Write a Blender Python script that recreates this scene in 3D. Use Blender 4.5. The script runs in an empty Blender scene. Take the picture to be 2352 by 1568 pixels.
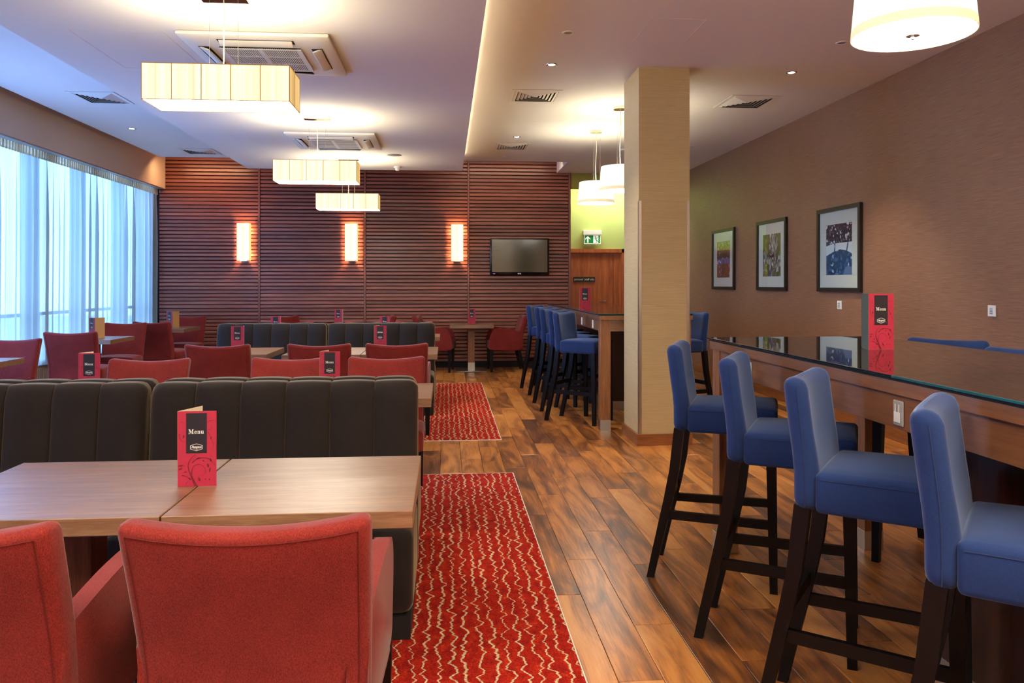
import bpy, bmesh, math, random
from mathutils import Vector, Matrix, Euler
R = random.Random(7)
PI = math.pi
SC = bpy.context.scene
COL = SC.collection

# ------------------------------------------------------------------ camera
cd = bpy.data.cameras.new('camera')
cd.sensor_width = 36.0
cd.lens = 1796.0 / 2352.0 * 36.0
cd.shift_y = -132.5 / 2352.0
cd.clip_start = 0.05
cam = bpy.data.objects.new('camera', cd)
COL.objects.link(cam)
cam.location = (0, 0, 1.40)
cam.rotation_euler = (PI / 2, 0, -0.0835)
SC.camera = cam

# ------------------------------------------------------------------ world (overcast daylight outside)
w = bpy.data.worlds.new('world')
SC.world = w
w.use_nodes = True
nt = w.node_tree
nt.nodes.clear()
wo = nt.nodes.new('ShaderNodeOutputWorld')
wb = nt.nodes.new('ShaderNodeBackground')
tc = nt.nodes.new('ShaderNodeTexCoord')
sp = nt.nodes.new('ShaderNodeSeparateXYZ')
cr = nt.nodes.new('ShaderNodeValToRGB')
nt.links.new(tc.outputs['Generated'], sp.inputs[0])
nt.links.new(sp.outputs['Z'], cr.inputs[0])
cr.color_ramp.elements[0].position = 0.0
cr.color_ramp.elements[0].color = (0.27, 0.49, 0.92, 1)
cr.color_ramp.elements[1].position = 0.5
cr.color_ramp.elements[1].color = (0.19, 0.39, 1.0, 1)
nt.links.new(cr.outputs[0], wb.inputs[0])
wb.inputs[1].default_value = 5.9
nt.links.new(wb.outputs[0], wo.inputs[0])

SC.view_settings.view_transform = 'Standard'
SC.view_settings.look = 'None'
SC.view_settings.gamma = 1.0
SC.view_settings.use_curve_mapping = False
SC.view_settings.exposure = 1.62
cy = SC.cycles
cy.max_bounces = 6
cy.diffuse_bounces = 3
cy.glossy_bounces = 3
cy.transmission_bounces = 3
cy.transparent_max_bounces = 8
cy.caustics_reflective = False
cy.caustics_refractive = False
cy.sample_clamp_indirect = 4.0
cy.use_adaptive_sampling = True
cy.adaptive_threshold = 0.03
cy.use_denoising = True

def light(kind, name, loc, energy, color, rot=(0, 0, 0), **kw):
    l = bpy.data.lights.new(name, kind)
    l.energy = energy
    l.color = color
    for k, v in kw.items():
        setattr(l, k, v)
    o = bpy.data.objects.new(name, l)
    COL.objects.link(o)
    o.location = loc
    o.rotation_euler = rot
    return o

# daylight entering through the window wall: a portal for the sky
for (y0, y1) in ((-2.4, 5.0), (5.0, 13.1)):
    p = light('AREA', 'window_daylight_portal', (-5.02, (y0 + y1) / 2, 1.75), 1, (1, 1, 1),
              (0, -PI / 2, 0), shape='RECTANGLE', size=2.6, size_y=y1 - y0)
    p.data.cycles.is_portal = True

# ------------------------------------------------------------------ materials
def srgb(r, g, b):
    f = lambda c: (c / 12.92 if c <= .04045 else ((c + .055) / 1.055) ** 2.4)
    return (f(r / 255), f(g / 255), f(b / 255), 1)

def newmat(name):
    m = bpy.data.materials.new(name)
    m.use_nodes = True
    n = m.node_tree
    b = n.nodes.get('Principled BSDF')
    return m, n, b

def nd(n, t, **kw):
    x = n.nodes.new(t)
    for k, v in kw.items():
        setattr(x, k, v)
    return x

def lk(n, a, b):
    n.links.new(a, b)

def val(n, op, a, b=None, c=None):
    x = n.nodes.new('ShaderNodeMath')
    x.operation = op
    for i, v in enumerate((a, b, c)):
        if v is None:
            continue
        if isinstance(v, (int, float)):
            x.inputs[i].default_value = v
        else:
            n.links.new(v, x.inputs[i])
    return x.outputs[0]

def ramp(n, fac, stops, interp='LINEAR'):
    x = n.nodes.new('ShaderNodeValToRGB')
    x.color_ramp.interpolation = interp
    e = x.color_ramp.elements
    while len(e) < len(stops):
        e.new(0.5)
    for i, (p, c) in enumerate(stops):
        e[i].position = p
        e[i].color = c if len(c) == 4 else (*c, 1)
    n.links.new(fac, x.inputs[0])
    return x.outputs[0]

def coords(n, scale=(1, 1, 1), kind='Object', offset=None):
    t = n.nodes.new('ShaderNodeTexCoord')
    mp = n.nodes.new('ShaderNodeMapping')
    mp.inputs['Scale'].default_value = scale
    n.links.new(t.outputs[kind], mp.inputs[0])
    if offset is not None:
        n.links.new(offset, mp.inputs['Location'])
    return mp.outputs[0]

def noise(n, vec, scale, detail=2, rough=.5, dist=0, out='Fac'):
    x = n.nodes.new('ShaderNodeTexNoise')
    x.inputs['Scale'].default_value = scale
    x.inputs['Detail'].default_value = detail
    x.inputs['Roughness'].default_value = rough
    x.inputs['Distortion'].default_value = dist
    n.links.new(vec, x.inputs['Vector'])
    return x.outputs[out]

def bump(n, b, h, strength=.3, dist=.002):
    x = n.nodes.new('ShaderNodeBump')
    x.inputs['Strength'].default_value = strength
    x.inputs['Distance'].default_value = dist
    n.links.new(h, x.inputs['Height'])
    n.links.new(x.outputs[0], b.inputs['Normal'])

def plain(name, col, rough=.6, metal=0, spec=.5, coat=0, emit=None, estr=0):
    m, n, b = newmat(name)
    b.inputs['Base Color'].default_value = col
    b.inputs['Roughness'].default_value = rough
    b.inputs['Metallic'].default_value = metal
    b.inputs['Specular IOR Level'].default_value = spec
    b.inputs['Coat Weight'].default_value = coat
    # very light surface mottling so that nothing is a perfectly flat colour
    v = coords(n)
    f = noise(n, v, 35, 3)
    r_ = n.nodes.new('ShaderNodeMapRange')
    r_.inputs[3].default_value = max(0, rough - .04)
    r_.inputs[4].default_value = min(1, rough + .04)
    lk(n, f, r_.inputs[0])
    lk(n, r_.outputs[0], b.inputs['Roughness'])
    if emit:
        b.inputs['Emission Color'].default_value = emit
        b.inputs['Emission Strength'].default_value = estr
    return m

def fabric(name, c1, c2, scale=900, sheen=.35, rough=.9, bstr=.35, big=5, sheencol=None):
    m, n, b = newmat(name)
    v = coords(n)
    f1 = noise(n, coords(n, (1, 1, .45)), scale, 2, .7)
    f2 = noise(n, v, big, 3, .6)
    mixv = val(n, 'MULTIPLY_ADD', f2, .3, val(n, 'MULTIPLY', f1, .7))
    lk(n, ramp(n, mixv, [(.3, c1), (.68, c2)]), b.inputs['Base Color'])
    b.inputs['Roughness'].default_value = rough
    b.inputs['Specular IOR Level'].default_value = .2
    b.inputs['Sheen Weight'].default_value = sheen
    b.inputs['Sheen Roughness'].default_value = .4
    if sheencol:
        b.inputs['Sheen Tint'].default_value = sheencol
    bump(n, b, f1, bstr, .0015)
    return m

def wood(name, c1, c2, c3, grain=(1, 14, 14), scale=3.0, rough=.4, coat=.15, rnd=True, bands=.35):
    m, n, b = newmat(name)
    oi = n.nodes.new('ShaderNodeObjectInfo')
    off = n.nodes.new('ShaderNodeCombineXYZ')
    r1 = val(n, 'MULTIPLY', oi.outputs['Random'], 37.0)
    for i in range(3):
        lk(n, r1, off.inputs[i])
    v = coords(n, grain, offset=off.outputs[0])
    f1 = noise(n, v, scale, 6, .62, .8)
    f2 = noise(n, v, scale * 6, 3, .6, .3)
    s = val(n, 'MULTIPLY_ADD', f2, .35, val(n, 'MULTIPLY', f1, .65))
    if rnd:
        s = val(n, 'MULTIPLY_ADD', oi.outputs['Random'], bands * .35, val(n, 'SUBTRACT', s, bands * .17))
    lk(n, ramp(n, s, [(.34, c1), (.5, c2), (.66, c3)]), b.inputs['Base Color'])
    b.inputs['Roughness'].default_value = rough
    b.inputs['Coat Weight'].default_value = coat
    b.inputs['Coat Roughness'].default_value = .30
    bump(n, b, f2, .12, .001)
    return m

M = {}
def rgb(h, k=1.0):
    c = srgb(int(h[0:2], 16), int(h[2:4], 16), int(h[4:6], 16))
    return (c[0] * k, c[1] * k, c[2] * k, 1)

M['ceiling'] = plain('ceiling_paint', rgb('ece8e2'), .9, spec=.2)
M['red'] = fabric('red_wool', rgb('571412'), rgb('8f3129'), 420, .18, .9, .4)
M['red_seam'] = plain('red_thread', rgb('5c100c'), .9)
M['blue'] = fabric('blue_velvet', rgb('13244c'), rgb('1d3364'), 500, .35, .85, .2, 8, (.6, .72, 1, 1))
M['blue_seam'] = plain('navy_thread', rgb('14264f'), .9)
M['brown_velvet'] = fabric('charcoal_velvet', rgb('171212'), rgb('261e1c'), 400, .45, .8, .12, 6, (.80, .60, .38, 1))
M['black_wood'] = plain('black_stained_wood', rgb('040304'), .45, spec=.25)
M['plinth'] = plain('black_plinth', rgb('0c0a0b'), .7)
M['table_wood'] = wood('walnut_veneer', rgb('69472f'), rgb('815c42'), rgb('967456'), (1.2, 16, 16), 2.2, .40, .5, bands=.1)
M['table_wood_y'] = wood('walnut_veneer_long', rgb('6f462b'), rgb('825433'), rgb('92623f'), (16, 1.0, 16), 2.2, .38, .25, bands=.1)
M['stem_wood'] = wood('walnut_veneer_upright', rgb('6e4325'), rgb('8a5731'), rgb('a06a3e'), (18, 18, 1.0), 2.2, .4, .2, bands=.1)
M['table_stem'] = wood('walnut_veneer_stem', rgb('57351f'), rgb('77492a'), rgb('8a5a36'), (18, 18, 1.0), 2.2, .4, .2, bands=.1)  # darker copy of stem_wood, shade below the tabletops mixed into the colour
M['dark_wood'] = wood('dark_rosewood_veneer', rgb('1d0d0b'), rgb('35170f'), rgb('4c2316'), (14, 14, .8), 2.0, .35, .3, bands=.1)
M['trim_wood'] = wood('baseboard_wood', rgb('6a3a1c'), rgb('875029'), rgb('9a6236'), (1.0, 1.0, 14), 2.2, .4, .2, bands=.1)
M['door_wood'] = wood('cherry_veneer', rgb('87401d'), rgb('a6562b'), rgb('b96838'), (9, 9, .6), 1.6, .38, .25, bands=.05)
M['slat'] = wood('mahogany_slats', rgb('6f3c30'), rgb('8c4f40'), rgb('a86752'), (.55, 20, 20), 2.0, .33, .6, bands=.6)
M['batten'] = wood('mahogany_battens', rgb('6f4033'), rgb('885245'), rgb('986151'), (20, 20, 1), 2.0, .4, .2, bands=.1)
M['slat_back'] = plain('dark_backing', rgb('1d0c09'), .9)
M['steel'] = plain('brushed_steel', rgb('b3b0ab'), .32, 1.0)
M['chrome'] = plain('polished_chrome', rgb('d8d4cc'), .12, 1.0)
M['white_plastic'] = plain('white_plastic', rgb('e4e2dc'), .5)
M['white_trim'] = plain('white_lacquer', rgb('ebe7de'), .5)
M['dark_gap'] = plain('dark_void', rgb('14110f'), .9)  # near-black for board joints and for the shade inside gaps and slots
M['black_gloss'] = plain('black_gloss_plastic', rgb('0b0b0d'), .15)
M['frame_black'] = plain('black_frame_wood', rgb('1b1613'), .4)
M['mat_white'] = plain('mount_board', rgb('d9dad2'), .6, coat=.6)
M['green_wall'] = plain('lime_green_paint', rgb('b0bb74'), .85, spec=.2)
M['green_dark'] = plain('olive_green_paint', rgb('a09c4c'), .85, spec=.2)
M['beige_wall'] = plain('beige_paint', rgb('f0dfc8'), .85, spec=.2)
M['radiator'] = plain('beige_ribbed_casing', rgb('b9a596'), .7)
M['window_frame'] = plain('grey_window_frame', rgb('545d64'), .5)
M['alu'] = plain('aluminium_rail', rgb('b9c3cc'), .4, .8)

# brown textured wallpaper
def wallpaper(name, c1, c2, c3, axis='Y'):
    m, n, b = newmat(name)
    sc = (30, 2.2, 95) if axis == 'Y' else (2.2, 30, 95)
    f = noise(n, coords(n, sc), 2.4, 4, .62, .15)
    f2 = noise(n, coords(n), .8, 2, .5)
    s = val(n, 'MULTIPLY_ADD', f2, .25, val(n, 'MULTIPLY', f, .75))
    lk(n, ramp(n, s, [(.33, c1), (.5, c2), (.68, c3)]), b.inputs['Base Color'])
    b.inputs['Roughness'].default_value = .48
    b.inputs['Specular IOR Level'].default_value = .45
    bump(n, b, f, .5, .003)
    return m
M['brown_paper'] = wallpaper('brown_wallpaper', rgb('724f3a'), rgb('84604a'), rgb('96725a'))
M['cream_paper'] = wallpaper('cream_wallpaper', rgb('b69f72'), rgb('c0aa7e'), rgb('c9b58b'), 'X')
M['cream_paper_side'] = wallpaper('cream_wallpaper_side', rgb('b69f72'), rgb('c0aa7e'), rgb('c9b58b'), 'Y')

# floor planks
def plank_mat():
    m, n, b = newmat('walnut_plank')
    oi = n.nodes.new('ShaderNodeObjectInfo')
    ge = n.nodes.new('ShaderNodeNewGeometry')
    rn = val(n, 'FRACT', val(n, 'MULTIPLY_ADD', oi.outputs['Random'], 7.13, val(n, 'MULTIPLY', ge.outputs['Random Per Island'], 3.7)))
    off = n.nodes.new('ShaderNodeCombineXYZ')
    lk(n, val(n, 'MULTIPLY', rn, 51.0), off.inputs[0])
    lk(n, val(n, 'MULTIPLY', rn, 23.0), off.inputs[1])
    v = coords(n, (6.5, 1.25, 1), 'Object', off.outputs[0])
    big = noise(n, v, 1.0, 4, .55, 1.6)
    v2 = coords(n, (55, 3.0, 1), 'Object', off.outputs[0])
    fine = noise(n, v2, 1.6, 4, .65, .6)
    s = val(n, 'MULTIPLY_ADD', fine, .30, val(n, 'MULTIPLY', big, .72))
    s = val(n, 'ADD', s, val(n, 'MULTIPLY', val(n, 'SUBTRACT', rn, .5), .23))
    c = ramp(n, s, [(.30, rgb('452a18')), (.41, rgb('704325')), (.50, rgb('985d2b')), (.60, rgb('bd7a38')), (.76, rgb('cd9050'))])
    lk(n, c, b.inputs['Base Color'])
    b.inputs['Roughness'].default_value = .33
    b.inputs['Coat Weight'].default_value = .25
    b.inputs['Coat Roughness'].default_value = .22
    bump(n, b, fine, .15, .001)
    return m
M['plank'] = plank_mat()

def carpet_mat():
    m, n, b = newmat('red_patterned_carpet')
    t = n.nodes.new('ShaderNodeTexCoord')
    s = n.nodes.new('ShaderNodeSeparateXYZ')
    lk(n, t.outputs['Object'], s.inputs[0])
    X, Y = s.outputs[0], s.outputs[1]
    W = .0515
    u = val(n, 'DIVIDE', X, W)
    lane = val(n, 'FLOOR', u)
    cv = n.nodes.new('ShaderNodeCombineXYZ')
    lk(n, val(n, 'MULTIPLY', lane, 5.17), cv.inputs[0])
    lk(n, val(n, 'MULTIPLY', Y, 1.0), cv.inputs[1])
    w1 = noise(n, cv.outputs[0], 15.0, 2.2, .6)
    w2 = noise(n, cv.outputs[0], 3.5, 1, .5)
    d = val(n, 'ADD', val(n, 'MULTIPLY', val(n, 'SUBTRACT', w1, .5), 2.0), val(n, 'MULTIPLY', val(n, 'SUBTRACT', w2, .5), .8))
    # high-frequency jitter where the tufts break the line
    vj = coords(n, (420, 300, 1))
    j = noise(n, vj, 1.0, 0, .5)
    d = val(n, 'ADD', d, val(n, 'MULTIPLY', val(n, 'SUBTRACT', j, .5), .16))
    fr = val(n, 'SUBTRACT', val(n, 'SUBTRACT', val(n, 'FRACT', u), .5), d)
    a = val(n, 'ABSOLUTE', fr)
    wn = noise(n, cv.outputs[0], 2.2, 0, .5)
    wid = val(n, 'MULTIPLY_ADD', wn, .13, .01)
    line = val(n, 'LESS_THAN', a, wid)
    tuft = noise(n, coords(n, (1, 1, 1)), 170, 1, .7)
    blot = noise(n, coords(n, (26, 14, 1)), 1.0, 2, .6)
    base = ramp(n, val(n, 'MULTIPLY_ADD', blot, .45, val(n, 'MULTIPLY', tuft, .55)),
                [(.34, rgb('700e0c')), (.5, rgb('981a10')), (.62, rgb('b02c12')), (.75, rgb('c96a2c'))])
    cream = ramp(n, tuft, [(.3, rgb('a48562')), (.6, rgb('d3bd96'))])
    mx = n.nodes.new('ShaderNodeMix')
    mx.data_type = 'RGBA'
    lk(n, line, mx.inputs[0])
    lk(n, base, mx.inputs[6])
    lk(n, cream, mx.inputs[7])
    lk(n, mx.outputs[2], b.inputs['Base Color'])
    b.inputs['Roughness'].default_value = .95
    b.inputs['Specular IOR Level'].default_value = .1
    bump(n, b, tuft, .6, .004)
    return m
M['carpet'] = carpet_mat()

def sheer_mat(name, col, transp, dens=1.0):
    m, n, b = newmat(name)
    out = n.nodes.get('Material Output')
    n.nodes.remove(b)
    tr = n.nodes.new('ShaderNodeBsdfTransparent')
    tr.inputs[0].default_value = (.54, .51, .40, 1)
    tl = n.nodes.new('ShaderNodeBsdfTranslucent')
    tl.inputs[0].default_value = col
    df = n.nodes.new('ShaderNodeBsdfDiffuse')
    df.inputs[0].default_value = col
    m1 = n.nodes.new('ShaderNodeMixShader')
    m1.inputs[0].default_value = .5
    lk(n, tl.outputs[0], m1.inputs[1])
    lk(n, df.outputs[0], m1.inputs[2])
    m2 = n.nodes.new('ShaderNodeMixShader')
    # fine vertical weave stripes vary how open the cloth is
    f = noise(n, coords(n, (1, 130, .6)), 1.0, 3, .7)
    f2 = noise(n, coords(n, (1, 9, .3)), 1.0, 2, .6)
    s = val(n, 'ADD', val(n, 'MULTIPLY', f, .35), val(n, 'MULTIPLY', f2, .45))
    r_ = n.nodes.new('ShaderNodeMapRange')
    r_.inputs[1].default_value = .2
    r_.inputs[2].default_value = .6
    r_.inputs[3].default_value = 1 - transp - .12
    r_.inputs[4].default_value = 1 - transp + .14
    lk(n, s, r_.inputs[0])
    lk(n, r_.outputs[0], m2.inputs[0])
    lk(n, tr.outputs[0], m2.inputs[1])
    lk(n, m1.outputs[0], m2.inputs[2])
    lk(n, m2.outputs[0], out.inputs[0])
    return m
M['sheer'] = sheer_mat('sheer_voile', (.38, .41, .36, 1), .24)
M['header_tape'] = sheer_mat('curtain_header_tape', (.50, .40, .28, 1), .06)
M['header_pleat'] = sheer_mat('curtain_header_pleat', (.95, .88, .72, 1), .12)

def glass_mat():
    m, n, b = newmat('window_glass')
    out = n.nodes.get('Material Output')
    n.nodes.remove(b)
    tr = n.nodes.new('ShaderNodeBsdfTransparent')
    tr.inputs[0].default_value = (.96, .99, .99, 1)
    gl = n.nodes.new('ShaderNodeBsdfGlossy')
    gl.inputs['Roughness'].default_value = .02
    fz = n.nodes.new('ShaderNodeLayerWeight')
    fz.inputs[0].default_value = .5
    mx = n.nodes.new('ShaderNodeMixShader')
    lk(n, val(n, 'MULTIPLY_ADD', val(n, 'POWER', fz.outputs['Facing'], 5.0), .9, .035), mx.inputs[0])
    lk(n, tr.outputs[0], mx.inputs[1])
    lk(n, gl.outputs[0], mx.inputs[2])
    lk(n, mx.outputs[0], out.inputs[0])
    return m
M['glass'] = glass_mat()

def bar_glass():
    m, n, b = newmat('dark_table_glass')
    b.inputs['Base Color'].default_value = rgb('2a1c14')
    b.inputs['Roughness'].default_value = .015
    b.inputs['IOR'].default_value = 1.62
    b.inputs['Specular IOR Level'].default_value = .75
    f = noise(n, coords(n, (3, .4, 1)), 1.0, 4, .6, 1.0)
    lk(n, ramp(n, f, [(.35, rgb('1e130d')), (.65, rgb('382519'))]), b.inputs['Base Color'])
    return m
M['bar_glass'] = bar_glass()
M['glass_edge'] = plain('green_glass_edge', rgb('1c5a5c'), .1, coat=1)
M['glass_edge_dark'] = plain('black_glass_edge', rgb('11150f'), .1, coat=1)

def shade_mat(name, c, strength, threads=160, axis=0, var=.35):
    """thread-wound lamp shade lit from inside: the lamp's own light"""
    m, n, b = newmat(name)
    sc = [1, 1, .12]
    sc[axis] = threads / 8
    sc[1 - axis] = threads / 8
    f = noise(n, coords(n, tuple(sc)), 1.2, 4, .75)
    g = n.nodes.new('ShaderNodeMapRange')
    g.inputs[1].default_value = .3
    g.inputs[2].default_value = .7
    g.inputs[3].default_value = strength * (1 - var)
    g.inputs[4].default_value = strength * (1 + var * .6)
    lk(n, f, g.inputs[0])
    b.inputs['Base Color'].default_value = (.40, .34, .22, 1)
    b.inputs['Roughness'].default_value = .8
    b.inputs['Emission Color'].default_value = c
    lk(n, g.outputs[0], b.inputs['Emission Strength'])
    return m
M['shade'] = shade_mat('threaded_shade', (1.0, .82, .48, 1), .48, threads=240, var=.5)
M['shade_side'] = shade_mat('threaded_shade_end', (1.0, .64, .22, 1), .24, threads=240, var=.5)
M['shade_rib'] = plain('ochre_shade_rib', rgb('8a6424'), .7, emit=(1, .5, .12, 1), estr=.07)
M['diffuser'] = plain('lamp_diffuser', rgb('ffffff'), .5, emit=(1, .93, .78, 1), estr=14)
M['sconce_side'] = shade_mat('sconce_side', (1.0, .58, .20, 1), .5)
M['sconce_shade'] = shade_mat('sconce_shade', (1.0, .84, .55, 1), .50)
M['round_shade'] = shade_mat('white_fabric_shade', (1.0, .90, .66, 1), .45, var=.05)
M['round_band'] = plain('cream_shade_band', rgb('d8c99a'), .8, emit=(1, .84, .55, 1), estr=.20)
M['round_diffuser'] = plain('round_diffuser', rgb('ffffff'), .5, emit=(1, .95, .84, 1), estr=7)
M['bulb_glow'] = plain('downlight_lens', rgb('ffffff'), .3, emit=(1, .94, .85, 1), estr=14)
M['cable'] = plain('white_cable', rgb('e6e0d0'), .6)
M['wire'] = plain('steel_wire', rgb('a8a296'), .4, .6)

# ------------------------------------------------------------------ mesh helpers
def obj(name, bm, mat=None, parent=None, loc=None, smooth=True, angle=40):
    me = bpy.data.meshes.new(name)
    bmesh.ops.recalc_face_normals(bm, faces=bm.faces)
    bm.to_mesh(me)
    bm.free()
    if smooth:
        me.polygons.foreach_set('use_smooth', [True] * len(me.polygons))
        me.set_sharp_from_angle(angle=math.radians(angle))
    mats = mat if isinstance(mat, (list, tuple)) else [mat]
    for x in mats:
        me.materials.append(M[x] if isinstance(x, str) else x)
    o = bpy.data.objects.new(name, me)
    COL.objects.link(o)
    if parent is not None:
        o.parent = parent
    if loc is not None:
        o.location = loc
    return o

def bx(bm, x0, x1, y0, y1, z0, z1, mi=0):
    vs = [bm.verts.new(c) for c in ((x0, y0, z0), (x1, y0, z0), (x1, y1, z0), (x0, y1, z0),
                                    (x0, y0, z1), (x1, y0, z1), (x1, y1, z1), (x0, y1, z1))]
    for f in ((0, 3, 2, 1), (4, 5, 6, 7), (0, 1, 5, 4), (1, 2, 6, 5), (2, 3, 7, 6), (3, 0, 4, 7)):
        bm.faces.new([vs[i] for i in f]).material_index = mi
    return vs

def box(x0, x1, y0, y1, z0, z1, r=0.0, seg=1):
    bm = bmesh.new()
    bx(bm, x0, x1, y0, y1, z0, z1)
    if r > 0:
        bmesh.ops.bevel(bm, geom=list(bm.edges), offset=r, segments=seg, profile=.5, affect='EDGES', clamp_overlap=True)
    return bm

def rbox(x0, x1, y0, y1, z0, z1, r=.01, seg=2, cuts=(0, 0, 0), fn=None):
    bm = box(x0, x1, y0, y1, z0, z1, r, seg)
    lims = ((x0, x1), (y0, y1), (z0, z1))
    for ax in range(3):
        a, b = lims[ax]
        for k in range(cuts[ax]):
            p = a + (b - a) * (k + 1) / (cuts[ax] + 1)
            co = [0, 0, 0]
            no = [0, 0, 0]
            co[ax] = p
            no[ax] = 1
            bmesh.ops.bisect_plane(bm, geom=list(bm.verts) + list(bm.edges) + list(bm.faces), plane_co=co, plane_no=no)
    if fn:
        for v in bm.verts:
            v.co = Vector(fn(*v.co))
    return bm

def taper(bm, x0, y0, s0, x1, y1, s1, z0, z1, d0=None, d1=None):
    """tapered square bar from (x0,y0,z0) side s0 to (x1,y1,z1) side s1"""
    d0 = d0 or s0
    d1 = d1 or s1
    a = [(x0 - s0 / 2, y0 - d0 / 2), (x0 + s0 / 2, y0 - d0 / 2), (x0 + s0 / 2, y0 + d0 / 2), (x0 - s0 / 2, y0 + d0 / 2)]
    b = [(x1 - s1 / 2, y1 - d1 / 2), (x1 + s1 / 2, y1 - d1 / 2), (x1 + s1 / 2, y1 + d1 / 2), (x1 - s1 / 2, y1 + d1 / 2)]
    va = [bm.verts.new((*p, z0)) for p in a]
    vb = [bm.verts.new((*p, z1)) for p in b]
    bm.faces.new(va[::-1])
    bm.faces.new(vb)
    for i in range(4):
        j = (i + 1) % 4
        bm.faces.new((va[i], va[j], vb[j], vb[i]))
    return bm

def prism(pts, t0, t1, axis, r=0.0, seg=2):
    """closed 2-D outline extruded along axis (0=x: pts are (y,z); 1=y: pts are (x,z); 2=z: pts are (x,y))"""
    bm = bmesh.new()
    def mk(p, t):
        return {0: (t, p[0], p[1]), 1: (p[0], t, p[1]), 2: (p[0], p[1], t)}[axis]
    a = [bm.verts.new(mk(p, t0)) for p in pts]
    b = [bm.verts.new(mk(p, t1)) for p in pts]
    fa = bm.faces.new(a)
    fb = bm.faces.new(b[::-1])
    n = len(pts)
    for i in range(n):
        j = (i + 1) % n
        bm.faces.new((a[j], a[i], b[i], b[j]))
    if r > 0:
        es = list(fa.edges) + list(fb.edges)
        bmesh.ops.bevel(bm, geom=es, offset=r, segments=seg, profile=.5, affect='EDGES', clamp_overlap=True)
    return bm

def cyl(bm, x, y, z0, z1, r0, r1=None, n=16, cap=True):
    r1 = r0 if r1 is None else r1
    a = [bm.verts.new((x + r0 * math.cos(2 * PI * i / n), y + r0 * math.sin(2 * PI * i / n), z0)) for i in range(n)]
    b = [bm.verts.new((x + r1 * math.cos(2 * PI * i / n), y + r1 * math.sin(2 * PI * i / n), z1)) for i in range(n)]
    for i in range(n):
        j = (i + 1) % n
        bm.faces.new((a[i], a[j], b[j], b[i]))
    if cap:
        bm.faces.new(a[::-1])
        bm.faces.new(b)
    return bm

def lathe(prof, n=48):
    bm = bmesh.new()
    rows = []
    for (r, z) in prof:
        rows.append([bm.verts.new((r * math.cos(2 * PI * i / n), r * math.sin(2 * PI * i / n), z)) for i in range(n)])
    for a, b in zip(rows, rows[1:]):
        for i in range(n):
            j = (i + 1) % n
            bm.faces.new((a[i], a[j], b[j], b[i]))
    return bm

def tube(pts, r, n=6, closed=False):
    bm = bmesh.new()
    P = [Vector(p) for p in pts]
    rings = []
    m = len(P)
    for i, p in enumerate(P):
        t = (P[(i + 1) % m] - P[i - 1]) if closed else (P[min(i + 1, m - 1)] - P[max(i - 1, 0)])
        t.normalize()
        up = Vector((0, 0, 1)) if abs(t.z) < .9 else Vector((1, 0, 0))
        s = t.cross(up).normalized()
        u = s.cross(t)
        rings.append([bm.verts.new(p + (s * math.cos(2 * PI * k / n) + u * math.sin(2 * PI * k / n)) * r) for k in range(n)])
    for i in range(m if closed else m - 1):
        a, b = rings[i], rings[(i + 1) % m]
        for k in range(n):
            l = (k + 1) % n
            bm.faces.new((a[k], a[l], b[l], b[k]))
    if not closed:
        bm.faces.new(rings[0][::-1])
        bm.faces.new(rings[-1])
    return bm

def smoothpts(pts, k=4, closed=False):
    out = []
    n = len(pts)
    rng = range(n) if closed else range(n - 1)
    for i in rng:
        if closed:
            p0, p1, p2, p3 = pts[i - 1], pts[i], pts[(i + 1) % n], pts[(i + 2) % n]
        else:
            p0, p1, p2, p3 = pts[max(i - 1, 0)], pts[i], pts[i + 1], pts[min(i + 2, n - 1)]
        for j in range(k):
            t = j / k
            out.append(tuple(.5 * ((2 * b) + (-a + c) * t + (2 * a - 5 * b + 4 * c - d) * t * t + (-a + 3 * b - 3 * c + d) * t ** 3)
                             for a, b, c, d in zip(p0, p1, p2, p3)))
    if not closed:
        out.append(tuple(pts[-1]))
    return out

def thing(name, label, cat, loc=(0, 0, 0), rotz=0.0, group=None):
    o = bpy.data.objects.new(name, None)
    COL.objects.link(o)
    o.empty_display_size = .1
    o.location = loc
    o.rotation_euler = (0, 0, rotz)
    o['label'] = label
    o['category'] = cat
    if group:
        o['group'] = group
    return o

def tag(o, label, cat, group=None):
    o['label'] = label
    o['category'] = cat
    if group:
        o['group'] = group
    return o

def struct(name, bm, mat, parent=None, smooth=False, label=None):
    o = obj(name, bm, mat, parent, smooth=smooth)
    o['kind'] = 'structure'
    if label:
        o['label'] = label
    return o

def dup(root, loc, rotz, label):
    r = root.copy()
    COL.objects.link(r)
    r.location = loc
    r.rotation_euler = (0, 0, rotz)
    r['label'] = label
    for ch in list(root.children):
        c = ch.copy()
        COL.objects.link(c)
        c.parent = r
        for g in list(ch.children):
            d = g.copy()
            COL.objects.link(d)
            d.parent = c
    return r

def sset(v, a, b):
    t = max(0.0, min(1.0, (v - a) / (b - a)))
    return t * t * (3 - 2 * t)

# ------------------------------------------------------------------ room dimensions
YB, YF = 13.15, -2.5         # slatted back wall / wall behind the camera
XR, XL = 4.0, -4.95
ZC, ZS, ZT = 3.28, 3.05, 3.75
YD = 13.95

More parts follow.
